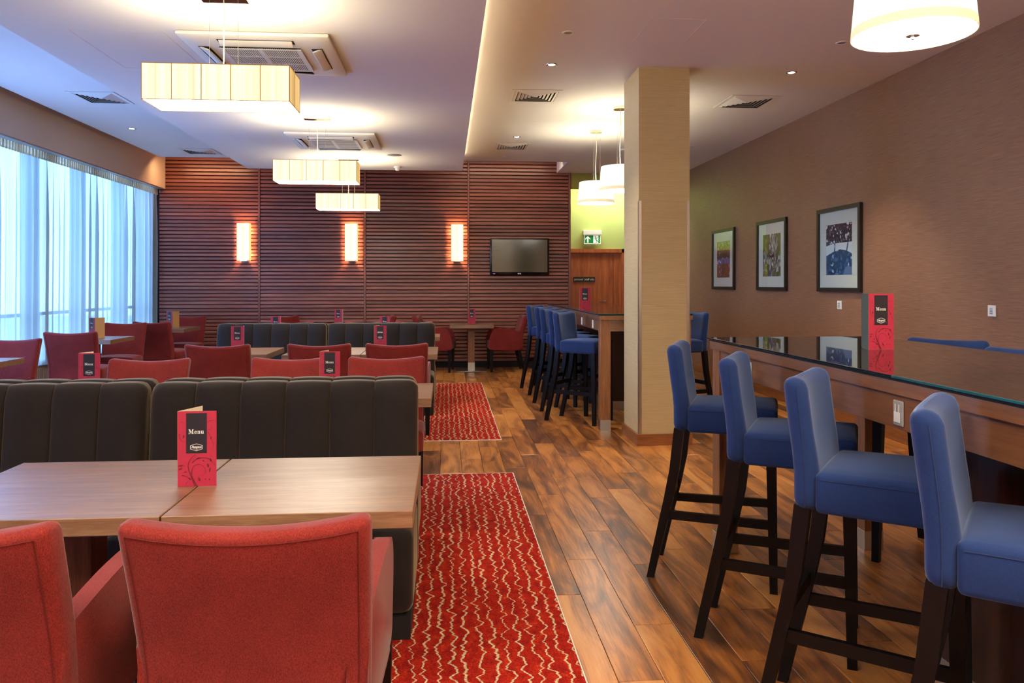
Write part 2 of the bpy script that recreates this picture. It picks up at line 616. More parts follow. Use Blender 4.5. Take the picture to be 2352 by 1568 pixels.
# floor slab + planks
fl = struct('floor', box(XL, XR, YF, 14.1, -.12, -.006), 'dark_gap', label='walnut strip floor of long boards')
PW, PL = .163, 1.22
planks = []
x = .93 - PW * 4
ix = -4
def plank_bm(x0, y0, x1, y1, bm=None):
    g = .0012
    bm = bm or bmesh.new()
    a = [(x0 + g, y0 + g), (x1 - g, y0 + g), (x1 - g, y1 - g), (x0 + g, y1 - g)]
    e = .0016
    b = [(x0 + g + e, y0 + g + e), (x1 - g - e, y0 + g + e), (x1 - g - e, y1 - g - e), (x0 + g + e, y1 - g - e)]
    l = [bm.verts.new((*p, -.006)) for p in a]
    mdl = [bm.verts.new((*p, -.0012)) for p in a]
    t = [bm.verts.new((*p, 0)) for p in b]
    for i in range(4):
        j = (i + 1) % 4
        bm.faces.new((l[i], l[j], mdl[j], mdl[i]))
        bm.faces.new((mdl[i], mdl[j], t[j], t[i]))
    bm.faces.new(t)
    return bm
rest = bmesh.new()
cells = []
for k in range(-36, 20):
    x0 = .93 + PW * k
    x1 = min(x0 + PW, XR)
    if x0 >= XR or x1 < XL:
        continue
    ph = (k * 7 % 11) / 11.0 * PL
    if k == 0:
        ph = 3.42 % PL
    y = YF - ph
    while y < 14.05:
        y0, y1 = max(y, YF), min(y + PL, 14.05)
        y += PL
        if y1 - y0 < .03:
            continue
        # nothing shows below the inlaid carpet
        if x1 < .49 and ((y1 < 5.76 and y0 > -2.4) or (y0 > 7.0 and y1 < 11.03)):
            continue
        xx1 = x1
        cells.append((max(x0, XL), y0, xx1, y1))
vis = []
for c in cells:
    x0, y0, x1, y1 = c
    seen = (x1 > -.35 and y1 > 2.3 and (x0 - .2) < .68 * y1 + .3) or (y1 > 5.7 and y0 < 7.05 and x1 > -.6)
    d = (y0 + y1) / 2
    vis.append((0 if seen else 1, d, c))
vis.sort(key=lambda t: (t[0], t[1]))
pm = None
cache = {}
for i, (s, d, c) in enumerate(vis):
    x0, y0, x1, y1 = c
    if i < 290 and s == 0:
        key = (round(x1 - x0, 4), round(y1 - y0, 4))
        if key not in cache:
            o = obj('plank', plank_bm(-(x1 - x0) / 2, -(y1 - y0) / 2, (x1 - x0) / 2, (y1 - y0) / 2), 'plank', fl, smooth=False)
            cache[key] = o.data
        else:
            o = bpy.data.objects.new('plank', cache[key])
            COL.objects.link(o)
            o.parent = fl
        o.location = ((x0 + x1) / 2, (y0 + y1) / 2, 0)
    else:
        plank_bm(x0, y0, x1, y1, rest)
ro = obj('plank_field', rest, 'plank', fl, smooth=False)
ro['kind'] = 'stuff'

def carpet(y0, y1, label):
    c = thing('carpet', label, 'carpet', (0, 0, 0))
    bm = box(-3.6, .488, y0, y1, -.003, .004, .002, 1)
    obj('pile', bm, 'carpet', c, smooth=False)
    bm = bmesh.new()
    for (a, b, cc, d) in ((.488, .492, y0 - .004, y1 + .004), (-3.604, -3.6, y0 - .004, y1 + .004), (-3.6, .488, y0 - .004, y0), (-3.6, .488, y1, y1 + .004)):
        bx(bm, a, b, cc, d, -.004, .0045)
    obj('edge_trim', bm, 'white_trim', c, smooth=False)
carpet(-2.4, 5.76, 'red carpet with wavy cream lines nearest the camera, under the front booths')
carpet(7.0, 11.03, 'red carpet with wavy cream lines further back, beyond the bare wood strip')

# ---- right wall
struct('wall_right', box(XR, XR + .15, YF, 14.2, 0, ZT), 'brown_paper', label='brown grasscloth-textured wall')
struct('baseboard_right', box(XR - .018, XR - .001, YF, 13.93, 0, .125, .003), 'trim_wood')
struct('wall_front', box(XL, XR, YF - .15, YF, 0, ZT), 'beige_wall')
# ---- far wall (green) with door, behind the slatted wall
struct('wall_far', box(1.9, XR, YD, YD + .15, 0, ZT), 'green_wall', label='lime green wall above the staff door')
struct('wall_far_bulkhead', box(2.105, XR, YB, YB + .10, 3.02, ZC - .001), 'green_dark')
struct('baseboard_far', box(3.26, XR - .02, YD - .018, YD - .001, 0, .125, .003), 'trim_wood')
# ---- back wall of slats
wbk = struct('wall_back', box(XL - .1, 2.075, YB + .03, YB + .8, 0, ZT), 'slat_back', label='back wall clad in horizontal mahogany slats')
bays = ((-4.66, -3.085), (-3.055, -1.368), (-1.338, .352), (.382, 2.062))
PITCH = .0603
for (a, b) in bays:
    wd = b - a
    pr = [(0, 0), (-.026, .003), (-.026, .040), (-.012, .0515), (0, .0515)]
    bm = prism(pr, -wd / 2 + .004, wd / 2 - .004, 0)
    me = None
    z = .10
    while z < 3.70:
        if me is None:
            o = obj('slat', bm, 'slat', wbk, smooth=False)
            me = o.data
        else:
            o = bpy.data.objects.new('slat', me)
            COL.objects.link(o)
            o.parent = wbk
        o.location = ((a + b) / 2, YB + .03, z)
        z += PITCH
for xb in (-3.07, -1.353, .367):
    obj('batten', box(xb - .015, xb + .015, YB - .006, YB + .03, .09, 3.72, .002), 'batten', wbk, smooth=False)
obj('batten', box(2.062, 2.098, YB - .02, YB + .80, .0, 3.28, .002), 'batten', wbk, smooth=False)
struct('baseboard_back', box(-4.6, 2.06, YB - .012, YB + .03, 0, .092, .002), 'plinth')

# ---- ceiling: upper plane, lowered soffit, slots
cl = struct('ceiling', box(-4.235, XR, YF, 11.98, ZC, ZC + .06), 'ceiling', label='white plaster ceiling')
bm = bmesh.new()
bx(bm, 1.862, XR, 11.98, YB + .03, ZC, ZC + .06)
bx(bm, 1.862, XR, YB + .03, YD + .1, 3.30, 3.36)
bx(bm, XL, XR, YF, 14.1, ZT, ZT + .1)
bx(bm, 1.862, 1.88, 11.98, YB, ZC + .06, ZT)
bx(bm, -4.25, -4.235, YF, 11.98, ZC + .06, ZC + .1)
obj('upper_panel', bm, 'ceiling', cl, smooth=False)
# lowered soffit with a cove on its right edge
bm = bmesh.new()
bx(bm, -2.835, .232, YF, 11.47, ZS, ZS + .035)
bx(bm, .215, .232, YF, 11.47, ZS + .035, ZS + .075)
bx(bm, -2.835, .02, YF, 11.45, ZS + .035, ZC - .001)
obj('soffit', bm, 'ceiling', cl, smooth=False)
# access hatches: hairline joints
def hatch(x0, x1, y0, y1, z):
    bm = bmesh.new()
    t = .003
    for r_ in ((x0, x1, y0, y0 + t), (x0, x1, y1 - t, y1), (x0, x0 + t, y0, y1), (x1 - t, x1, y0, y1)):
        bx(bm, *r_, z - .0012, z + .001)
    obj('hatch_joint', bm, 'white_trim', cl, smooth=False)
hatch(1.445, 1.845, 5.43, 5.95, ZC)
hatch(-2.45, -1.85, 5.3, 6.2, ZS)
hatch(.95, 1.35, 9.0, 9.5, ZC)
# cove light on the soffit's right edge: the strip itself
light('AREA', 'cove_strip', (.15, 7.6, ZS + .09), 26, (1, .80, .55), (0, PI - .75, 0), shape='RECTANGLE', size=.03, size_y=7.6)
light('AREA', 'cove_strip_near', (.15, .6, ZS + .09), 22, (1, .80, .55), (0, PI - .75, 0), shape='RECTANGLE', size=.03, size_y=6.2)
# slot light above the left end of the slatted wall
light('AREA', 'slot_strip', (-3.9, 12.55, ZC + .05), 3, (1, .52, .25), (.5, 0, 0), shape='RECTANGLE', size=1.0, size_y=.04)
light('AREA', 'slot_strip_right', (1.0, 12.5, ZC + .12), 2, (1, .72, .5), (.5, 0, 0), shape='RECTANGLE', size=1.5, size_y=.04)

# ---- left window wall
wl = struct('wall_left', box(XL, -4.72, YF, YB + .1, 0, .44), 'radiator', label='low ribbed beige casing below the window')
bm = bmesh.new()
y = 5.0
while y < YB:
    bx(bm, -4.722, -4.708, y, y + .022, .02, .40)
    y += .045
o = obj('ribs', bm, 'radiator', wl, smooth=False)
o['kind'] = 'stuff'
obj('sill', box(XL, -4.70, YF, YB, .44, .462, .004), 'radiator', wl, smooth=False)
obj('bulkhead', box(-4.66, -4.56, YF, YB, 2.945, ZT), 'beige_wall', wl, smooth=False)
obj('lintel', box(XL, -4.72, YF, YB, 2.98, ZT), 'beige_wall', wl, smooth=False)
ym = [-1.9, -.7, .5, 1.7, 2.95, 4.15, 5.4, 6.6, 7.8, 9.0 - .0]
muls = [9.63, 10.83, 12.10, 13.05, 8.43, 7.23, 6.03, 4.83, 3.63, 2.43, 1.23, .03, -1.17, -2.37]
muls.sort()
for i, y in enumerate(muls):
    wdt = .24
    if i % 1 == 0:
        o = struct('trim_%d' % (i + 1), box(-4.93, -4.83, y - wdt / 2, y + wdt / 2, .46, 2.98), 'window_frame')
for i, (a, b) in enumerate(zip(muls, muls[1:])):
    wn = struct('window_%d' % (i + 1), box(-4.885, -4.875, a + .06, b - .06, .47, 2.97), 'glass')
    bm = bmesh.new()
    bx(bm, -4.90, -4.86, a + .07, b - .07, 1.02, 1.06)
    obj('transom', bm, 'window_frame', wn, smooth=False)
# outside: paving, made pale to bounce daylight up onto the ceiling
struct('ground_outside', box(-40, XL - .01, -15, 40, -.3, -.15), plain('pale_paving', rgb('dadcda'), .9))

# ------------------------------------------------------------------ column
co = struct('column', box(1.66, 2.11, 6.66, 7.22, 0, ZC), ['cream_paper', 'cream_paper_side'], label='square cream papered column')
for p in co.data.polygons:
    if abs(p.normal.x) > .5:
        p.material_index = 1
bm = bmesh.new()
bx(bm, 1.640, 2.130, 6.640, 7.240, 0, .098)
obj('baseboard', bm, 'trim_wood', co, smooth=False)
for xx in (1.66, 2.11):
    s = 1 if xx < 2 else -1
    bm = bmesh.new()
    bx(bm, *sorted((xx - s * .002, xx + s * .024)), 6.657, 6.66, .10, 2.12)
    bx(bm, *sorted((xx - s * .003, xx)), 6.657, 6.682, .10, 2.12)
    obj('corner_guard', bm, 'steel', co, smooth=False)

# ------------------------------------------------------------------ door
dr = struct('door_1', box(2.10, 3.14, YD - .05, YD - .012, .01, 1.955, .003), 'door_wood', label='cherry wood staff door')
bm = bmesh.new()
bx(bm, 3.145, 3.235, YD - .09, YD - .005, 0, 2.025)
bx(bm, 2.02, 3.235, YD - .09, YD - .005, 1.96, 2.025)
bx(bm, 3.135, 3.15, YD - .07, YD - .005, 0, 1.965)
bx(bm, 2.02, 3.15, YD - .07, YD - .005, 1.945, 1.965)
obj('door_frame', bm, 'door_wood', dr, smooth=False)
hb = tube([(2.84, YD - .05, 1.085), (2.84, YD - .10, 1.085), (2.825, YD - .108, 1.085), (2.73, YD - .108, 1.078)], .010, 8)
h = obj('door_handle', hb, 'chrome', dr)
bm = bmesh.new()
bmesh.ops.create_cone(bm, cap_ends=True, segments=20, radius1=.026, radius2=.024, depth=.01, matrix=Matrix.Translation((2.84, YD - .055, 1.085)) @ Matrix.Rotation(PI / 2, 4, 'X'))
bmesh.ops.create_cone(bm, cap_ends=True, segments=20, radius1=.024, radius2=.022, depth=.01, matrix=Matrix.Translation((2.84, YD - .055, 1.01)) @ Matrix.Rotation(PI / 2, 4, 'X'))
obj('escutcheon', bm, 'chrome', dr)
bm = bmesh.new()
bx(bm, 2.995, 3.0, YD - .0515, YD - .049, .02, 1.95)
obj('veneer_joint', bm, 'dark_wood', dr, smooth=False)

# ------------------------------------------------------------------ lettering
def text_bm(s, size, cx, cz, y, shear=0, off=0, wmax=None, align='CENTER'):
    """text standing in the xz plane, facing -y"""
    cu = bpy.data.curves.new('t', 'FONT')
    cu.body = s
    cu.size = size
    cu.shear = shear
    cu.offset = off
    cu.align_x = align
    cu.align_y = 'CENTER'
    cu.resolution_u = 3
    to = bpy.data.objects.new('t', cu)
    COL.objects.link(to)
    dg = bpy.context.evaluated_depsgraph_get()
    me = bpy.data.meshes.new_from_object(to.evaluated_get(dg))
    bpy.data.objects.remove(to)
    bpy.data.curves.remove(cu)
    bm = bmesh.new()
    bm.from_mesh(me)
    bpy.data.meshes.remove(me)
    if wmax:
        xs = [v.co.x for v in bm.verts]
        k = wmax / (max(xs) - min(xs))
        for v in bm.verts:
            v.co.x *= k
    for v in bm.verts:
        v.co = Vector((v.co.x + cx, y, v.co.y + cz))
    return bm

def poly(bm, pts, y, mi=0):
    f = bm.faces.new([bm.verts.new((p[0], y, p[1])) for p in pts])
    f.material_index = mi
    if f.normal.y > 0:
        f.normal_flip()
    return f

def ribbon(bm, pts, wd, y, taper_=True):
    P = smoothpts(pts, 5)
    L, Rr = [], []
    n = len(P)
    for i, p in enumerate(P):
        a = P[max(i - 1, 0)]
        b = P[min(i + 1, n - 1)]
        dx, dz = b[0] - a[0], b[1] - a[1]
        l = math.hypot(dx, dz) or 1
        h = wd / 2 * ((1 - .8 * i / (n - 1)) if taper_ else 1)
        L.append(bm.verts.new((p[0] - dz / l * h, y, p[1] + dx / l * h)))
        Rr.append(bm.verts.new((p[0] + dz / l * h, y, p[1] - dx / l * h)))
    for i in range(n - 1):
        bm.faces.new((L[i], Rr[i], Rr[i + 1], L[i + 1]))

def merge(dst, src):
    me = bpy.data.meshes.new('m')
    src.to_mesh(me)
    src.free()
    dst.from_mesh(me)
    bpy.data.meshes.remove(me)
    return dst

def quadp(bm, x0, z0, x1, z1, y):
    poly(bm, [(x0, z0), (x1, z0), (x1, z1), (x0, z1)], y)

def serif_menu(cx, cz, h, y):
    """the word Menu in a bold serif, cap height h"""
    bm = bmesh.new()
    u = h / 1.5
    def Q(a, b, c, d):
        quadp(bm, cx + a * u, cz + b * u, cx + c * u, cz + d * u, y)
    def Pg(*p):
        poly(bm, [(cx + a * u, cz + b * u) for a, b in p], y)
    x = -2.55
    # M
    Q(x, 0, x + .52, .1); Q(x + .2, .1, x + .32, 1.4); Q(x - .02, 1.4, x + .42, 1.5)
    Pg((x + .2, 1.5), (x + .52, 1.5), (x + .98, .35), (x + .80, .0))
    Pg((x + .80, .0), (x + .98, .35), (x + 1.36, 1.5), (x + 1.24, 1.5))
    Q(x + 1.24, .1, x + 1.52, 1.4); Q(x + 1.05, 0, x + 1.75, .1); Q(x + 1.24, 1.4, x + 1.74, 1.5)
    # e
    x += 1.88
    outer = [(x + .45 + .43 * math.cos(t), .5 + .52 * math.sin(t)) for t in [i * PI / 12 for i in range(1, 23)]]
    inner = [(x + .47 + .22 * math.cos(t), .5 + .38 * math.sin(t)) for t in [i * PI / 12 for i in range(1, 23)]]
    for i in range(21):
        Pg(outer[i], outer[i + 1], inner[i + 1], inner[i])
    Q(x + .2, .5, x + .86, .6)
    # n
    x += 1.0
    def nn(x):
        Q(x - .02, 0, x + .46, .08); Q(x + .1, .08, x + .33, .92); Pg((x - .03, .88), (x + .1, .82), (x + .33, 1.04), (x + .28, 1.04))
        o_ = [(x + .60 + .26 * math.cos(t), .66 + .36 * math.sin(t)) for t in [i * PI / 8 for i in range(0, 8)]]
        i_ = [(x + .52 + .12 * math.cos(t), .62 + .26 * math.sin(t)) for t in [i * PI / 8 for i in range(0, 8)]]
        for i in range(7):
            Pg(o_[i], o_[i + 1], i_[i + 1], i_[i])
        Q(x + .63, .08, x + .86, .68); Q(x + .52, 0, x + .98, .08)
    nn(x)
    # u : an n turned round
    x += 1.08
    Q(x - .02, .92, x + .33, 1.0); Q(x + .1, .34, x + .33, .92)
    o_ = [(x + .38 + .28 * math.cos(t), .34 - .36 * math.sin(t)) for t in [PI - i * PI / 8 for i in range(0, 8)]]
    i_ = [(x + .47 + .14 * math.cos(t), .38 - .26 * math.sin(t)) for t in [PI - i * PI / 8 for i in range(0, 8)]]
    for i in range(7):
        Pg(o_[i], o_[i + 1], i_[i + 1], i_[i])
    Q(x + .63, .08, x + .86, .92); Q(x + .50, .92, x + .86, 1.0); Q(x + .63, 0, x + .99, .08)
    return bm

M['pink'] = plain('pink_card', rgb('ad2440'), .55)
M['pink_dark'] = plain('burgundy_ink', rgb('6c1424'), .6)
M['ink'] = plain('black_card_ink', rgb('211c24'), .5)
M['white_ink'] = plain('white_ink', rgb('f0eee8'), .6)
M['card_white'] = plain('white_card', rgb('ebe7e0'), .6)
M['card_inside'] = plain('cream_card', rgb('d9cfb4'), .7)
M['card_orange'] = plain('tan_card', rgb('c9965e'), .6)
M['card_grey'] = plain('grey_green_card', rgb('4b5348'), .6)

def pu(px_, py_):
    return ((px_ - 180) / 550 * .12, (1355 - py_) / 550 * .12)

VINES = [([(430, 1352), (392, 1250), (345, 1130), (330, 1040), (365, 950), (430, 885)], .0042),
         ([(455, 1352), (420, 1280), (385, 1200), (365, 1130)], .003),
         ([(385, 1010), (440, 960), (500, 938), (580, 938), (640, 962), (680, 1015), (722, 1040)], .003),
         ([(385, 1180), (385, 1105), (425, 1045), (500, 1035), (560, 1080), (575, 1140), (540, 1190), (450, 1203)], .0018),
         ([(190, 1052), (240, 1040), (292, 1052)], .002), ([(243, 1190), (300, 1200), (352, 1245)], .002),
         ([(330, 1280), (300, 1310), (305, 1345)], .0016), ([(608, 420), (640, 395), (715, 387)], .0016),
         ([(618, 522), (655, 510), (668, 450)], .0014), ([(612, 560), (645, 620), (650, 660), (690, 680)], .0018),
         ([(668, 690), (694, 750), (680, 812)], .0018), ([(225, 402), (275, 430), (265, 490)], .0012),
         ([(210, 575), (212, 640), (250, 692), (292, 694)], .0022), ([(475, 1215), (480, 1270), (520, 1275)], .0016),
         ([(430, 885), (437, 920), (390, 975)], .0014)]
LEAVES = [(612, 1050, 14, 30, .3), (637, 1115, 10, 34, -.2), (482, 940, 30, 11, .2), (545, 982, 16, 7, -.5), (230, 1045, 26, 9, .1),
          (222, 1092, 30, 10, .3), (292, 1140, 26, 6, .1), (352, 1240, 26, 12, -.7), (575, 1252, 7, 12, .2), (632, 1256, 8, 14, -.4),
          (492, 1250, 10, 24, .3), (650, 970, 14, 26, .4), (265, 620, 12, 26, -.2), (655, 650, 10, 22, -.4)]

def make_menu(loc, rot, label, word='Menu', spread=1.25, side=1, back='card_orange'):
    """standing folded card. hinge at the left edge (side=1) or right edge (side=-1) of the front cover"""
    t = thing('menu_card', label, 'menu', loc, rot, 'folded pink cards standing on the tables')
    W_, H_ = .12, .241
    sx = -W_ / 2
    obj('front_cover', box(sx, sx + W_, 0, .0015, 0, H_), 'pink', t, smooth=False)
    hx = sx if side == 1 else sx + W_
    bm = box(0, W_ * side, 0, .0015, 0, H_) if side == 1 else box(-W_, 0, 0, .0015, 0, H_)
    b = obj('back_cover', bm, [back, 'card_inside', 'pink'], t, (hx, .002, 0), smooth=False)
    b.rotation_euler = (0, 0, spread * side)
    for p in b.data.polygons:
        if p.normal.y < -.5:
            p.material_index = 1
        else:
            p.material_index = 0
    e = -.0006
    bm = bmesh.new()
    (a0, z0), (a1, z1) = pu(300, 868), pu(595, 280)
    quadp(bm, sx + a0, z0, sx + a1, z1, e)
    obj('title_panel', bm, 'ink', t, smooth=False)
    e = -.0012
    cx = sx + pu(447, 0)[0]
    if word == 'Menu':
        bm = serif_menu(cx, pu(0, 582)[1], .0145, e)
    else:
        bm = text_bm(word, .021, cx, pu(0, 550)[1], e, off=.0006, wmax=.052)
    hz = pu(0, 780)[1]
    def hexo(w2, h2, w3, h3):
        o_ = [(-w2, -h2 * .5), (0, -h2), (w2, -h2 * .5), (w2, h2 * .5), (0, h2), (-w2, h2 * .5)]
        i_ = [(-w3, -h3 * .5), (0, -h3), (w3, -h3 * .5), (w3, h3 * .5), (0, h3), (-w3, h3 * .5)]
        for i in range(6):
            j = (i + 1) % 6
            poly(bm, [(cx + o_[i][0], hz + o_[i][1]), (cx + o_[j][0], hz + o_[j][1]), (cx + i_[j][0], hz + i_[j][1]), (cx + i_[i][0], hz + i_[i][1])], e)
    hexo(.019, .0118, .0176, .0104)
    merge(bm, text_bm('Hampton', .0115, cx, hz + .0005, e, shear=.35, off=.0003, wmax=.031))
    merge(bm, text_bm('by Hilton', .0035, cx, hz - .0062, e, wmax=.010))
    obj('lettering', bm, 'white_ink', t, smooth=False)
    bm = bmesh.new()
    for pts, wd in VINES:
        ribbon(bm, [(sx + pu(*p)[0], pu(*p)[1]) for p in pts], wd, e)
    for (lx, ly, ra, rb, an) in LEAVES:
        c = pu(lx, ly)
        k = .12 / 550
        P = []
        for i in range(8):
            a = i * PI / 4
            ex, ez = ra * math.cos(a) * k, rb * math.sin(a) * k
            P.append((sx + c[0] + ex * math.cos(an) - ez * math.sin(an), c[1] + ex * math.sin(an) + ez * math.cos(an)))
        poly(bm, P, e)
    obj('vine_print', bm, 'pink_dark', t, smooth=False)
    return t

# ------------------------------------------------------------------ red armchair / side chair (front is +y)
def back_fn(z0, z1, w, lean=.085, dip=.026, bow=.014, tw=.06):
    def f(x, y, z):
        t = (z - z0) / (z1 - z0)
        k = 1 - tw + tw * t
        q = 1 - (2 * x / w) ** 2
        q = max(q, 0)
        return (x * k, y - lean * sset(z, .42, z1 + .25) * 1.9 - bow * q * sset(z, .4, .8), z - dip * q * sset(z, z0 + .3 * (z1 - z0), z1))
    return f

LEGM = 'black_wood'
def chair_parts(t, arms):
    if arms:
        w, zb = .53, .345
    else:
        w, zb = .47, .35
    fn = back_fn(zb, .897, w, lean=.085)
    b = obj('backrest', rbox(-w / 2, w / 2, -.27, -.185, zb, .897, .026, 4, (7, 0, 7), fn), 'red', t)
    # piping line a little inside the rear face's outline
    P = []
    n = 10
    i_ = .024
    zt = .897 - i_
    for k in range(n + 1):
        P.append((-w / 2 + i_, -.2715, zb + .02 + (zt - zb - .02) * k / n))
    for k in range(1, n):
        P.append((-w / 2 + i_ + (w - 2 * i_) * k / n, -.2715, zt))
    for k in range(n + 1):
        P.append((w / 2 - i_, -.2715, zt - (zt - zb - .02) * k / n))
    obj('piping', tube([fn(*p) for p in P], .0010, 5), 'red_seam', b)
    if arms:
        obj('seat', rbox(-.225, .225, -.20, .245, .35, .475, .02, 2, (4, 4, 0),
                         lambda x, y, z: (x * (1 + .12 * (y + .2)), y, z + (.014 * (1 - (x / .23) ** 2) if z > .44 else 0))), 'red', t)
        prof = [(-.262, .347), (.10, .347), (.232, .35), (.258, .38), (.262, .44), (.250, .52), (.225, .60), (.190, .655), (.145, .685), (.09, .690),
                (-.02, .680), (-.14, .660), (-.25, .640), (-.285, .625), (-.274, .50)]
        prof = smoothpts(prof, 3, True)
        for s in (-1, 1):
            bm = prism(prof, .208, .256, 0, .021, 4)
            for v in bm.verts:
                fl_ = .020 * sset(v.co.y, -.28, .26) + .008 * sset(v.co.z, .35, .7)
                v.co.x = s * (v.co.x - .008 + fl_)
            if s < 0:
                bmesh.ops.reverse_faces(bm, faces=bm.faces)
            obj('arm', bm, 'red', t)
        fx, fy, rx, ry = .245, .215, .20, -.225
    else:
        obj('seat', rbox(-.235, .235, -.19, .25, .345, .475, .022, 3, (4, 4, 0),
                         lambda x, y, z: (x * (1 + .03 * (y + .2)), y, z + (.016 * (1 - (x / .24) ** 2) if z > .44 else 0))), 'red', t)
        fx, fy, rx, ry = .205, .215, .20, -.225
    for s in (-1, 1):
        obj('leg', taper(bmesh.new(), s * fx, fy, .034, s * fx, fy, .05, 0, .36), LEGM, t, smooth=False)
        obj('leg', taper(bmesh.new(), s * rx * 1.02, ry - .085, .034, s * rx, ry, .05, 0, .36), LEGM, t, smooth=False)
    return t

G_ARM = 'red upholstered armchairs'
G_SIDE = 'armless red chairs'
arm0 = thing('armchair', '', 'chair', (0, 0, 0), 0, G_ARM)
chair_parts(arm0, True)
side0 = thing('side_chair', '', 'chair', (0, 0, 0), 0, G_SIDE)
chair_parts(side0, False)
used = {'a': False, 's': False}
def put_chair(kind, x, y, rz, label):
    zc_ = .0045 if x > -3.7 and (y < 5.8 or 6.7 < y < 11) else 0.0
    src = arm0 if kind == 'a' else side0
    if not used[kind]:
        used[kind] = True
        src.location = (x, y, zc_)
        src.rotation_euler = (0, 0, rz)
        src['label'] = label
        return src
    return dup(src, (x, y, zc_), rz, label)

# ------------------------------------------------------------------ low tables
def make_table(x0, x1, y0, y1, label, cat='table', group='walnut tables for two'):
    cx, cy = (x0 + x1) / 2, (y0 + y1) / 2
    t = thing('dining_table', label, cat, (cx, cy, 0), 0, group)
    hx, hy = (x1 - x0) / 2, (y1 - y0) / 2
    obj('tabletop', box(-hx + .0015, hx - .0015, -hy, hy, .699, .75, .002), 'table_wood', t, smooth=False)
    s = obj('stem', box(-.053, .053, -.06, .06, .012, .6985, .002), 'table_stem', t, smooth=False)
    obj('steel_shoe', box(-.0545, .0545, -.0615, .0615, .012, .135), 'steel', s, smooth=False)
    obj('base_plate', box(-.24, .24, -.24, .24, .0045, .0145, .003), 'steel', t, smooth=False)
    return t

# ------------------------------------------------------------------ booths (seat front at y=0, facing -y)
BW = 1.2
def make_booth(x0, ys, flip, label, seed=0):
    t = thing('booth_bench', label, 'bench', (x0 + BW / 2, ys, 0), PI if flip else 0, 'charcoal channel-backed booth benches')
    h = BW / 2 - .006
    rr = random.Random(seed)
    obj('plinth', box(-h + .01, h - .01, .002, .60, 0.005, .095), 'plinth', t, smooth=False)
    def sf(x, y, z):
        up = .022 * (1 - (x / h) ** 2) * (1 - ((y - .24) / .26) ** 2) if z > .40 else 0
        return (x, y, z + up)
    obj('seat', rbox(-h, h, 0, .50, .095, .435, .045, 4, (6, 4, 0), sf), 'brown_velvet', t)
    obj('back_panel', rbox(-h, h, .53, .615, .095, .925, .03, 3, (0, 0, 3)), 'brown_velvet', t)
    cw = 2 * h / 6
    for k in range(6):
        a = -h + k * cw
        cx = a + cw / 2
        rj = rr.uniform(-.0015, .0015)
        def f(x, y, z, cx=cx, rj=rj):
            q = 1 - ((x - cx) / (cw / 2)) ** 2
            q = max(q, 0)
            t_ = (z - .42) / .53
            yy = y + .055 * t_ - (.020 * q if y < .50 else 0)
            zz = z + (.005 * q + rj if z > .80 else 0)
            if z > .87:
                sq = math.sqrt(max(0, 1 - ((z - .87) / .082 * .90) ** 2))
                yc = .515 + .055 * t_
                yy = yc + (yy - yc) * sq
            e_ = max(0.0, (abs(x) - (h - .035)) / .035)
            if e_ > 0:
                yc = .515 + .055 * t_
                yy = yc + (yy - yc) * math.sqrt(max(0, 1 - (.85 * e_) ** 2))
                if z > .80:
                    zz -= .028 * e_ * e_ * (z - .80) / .15
            return (x, yy, zz)
        obj('back_channel', rbox(a + .0008, a + cw - .0008, .455, .575, .42, .952, .007, 2, (9, 4, 18), f), 'brown_velvet', t)
    return t

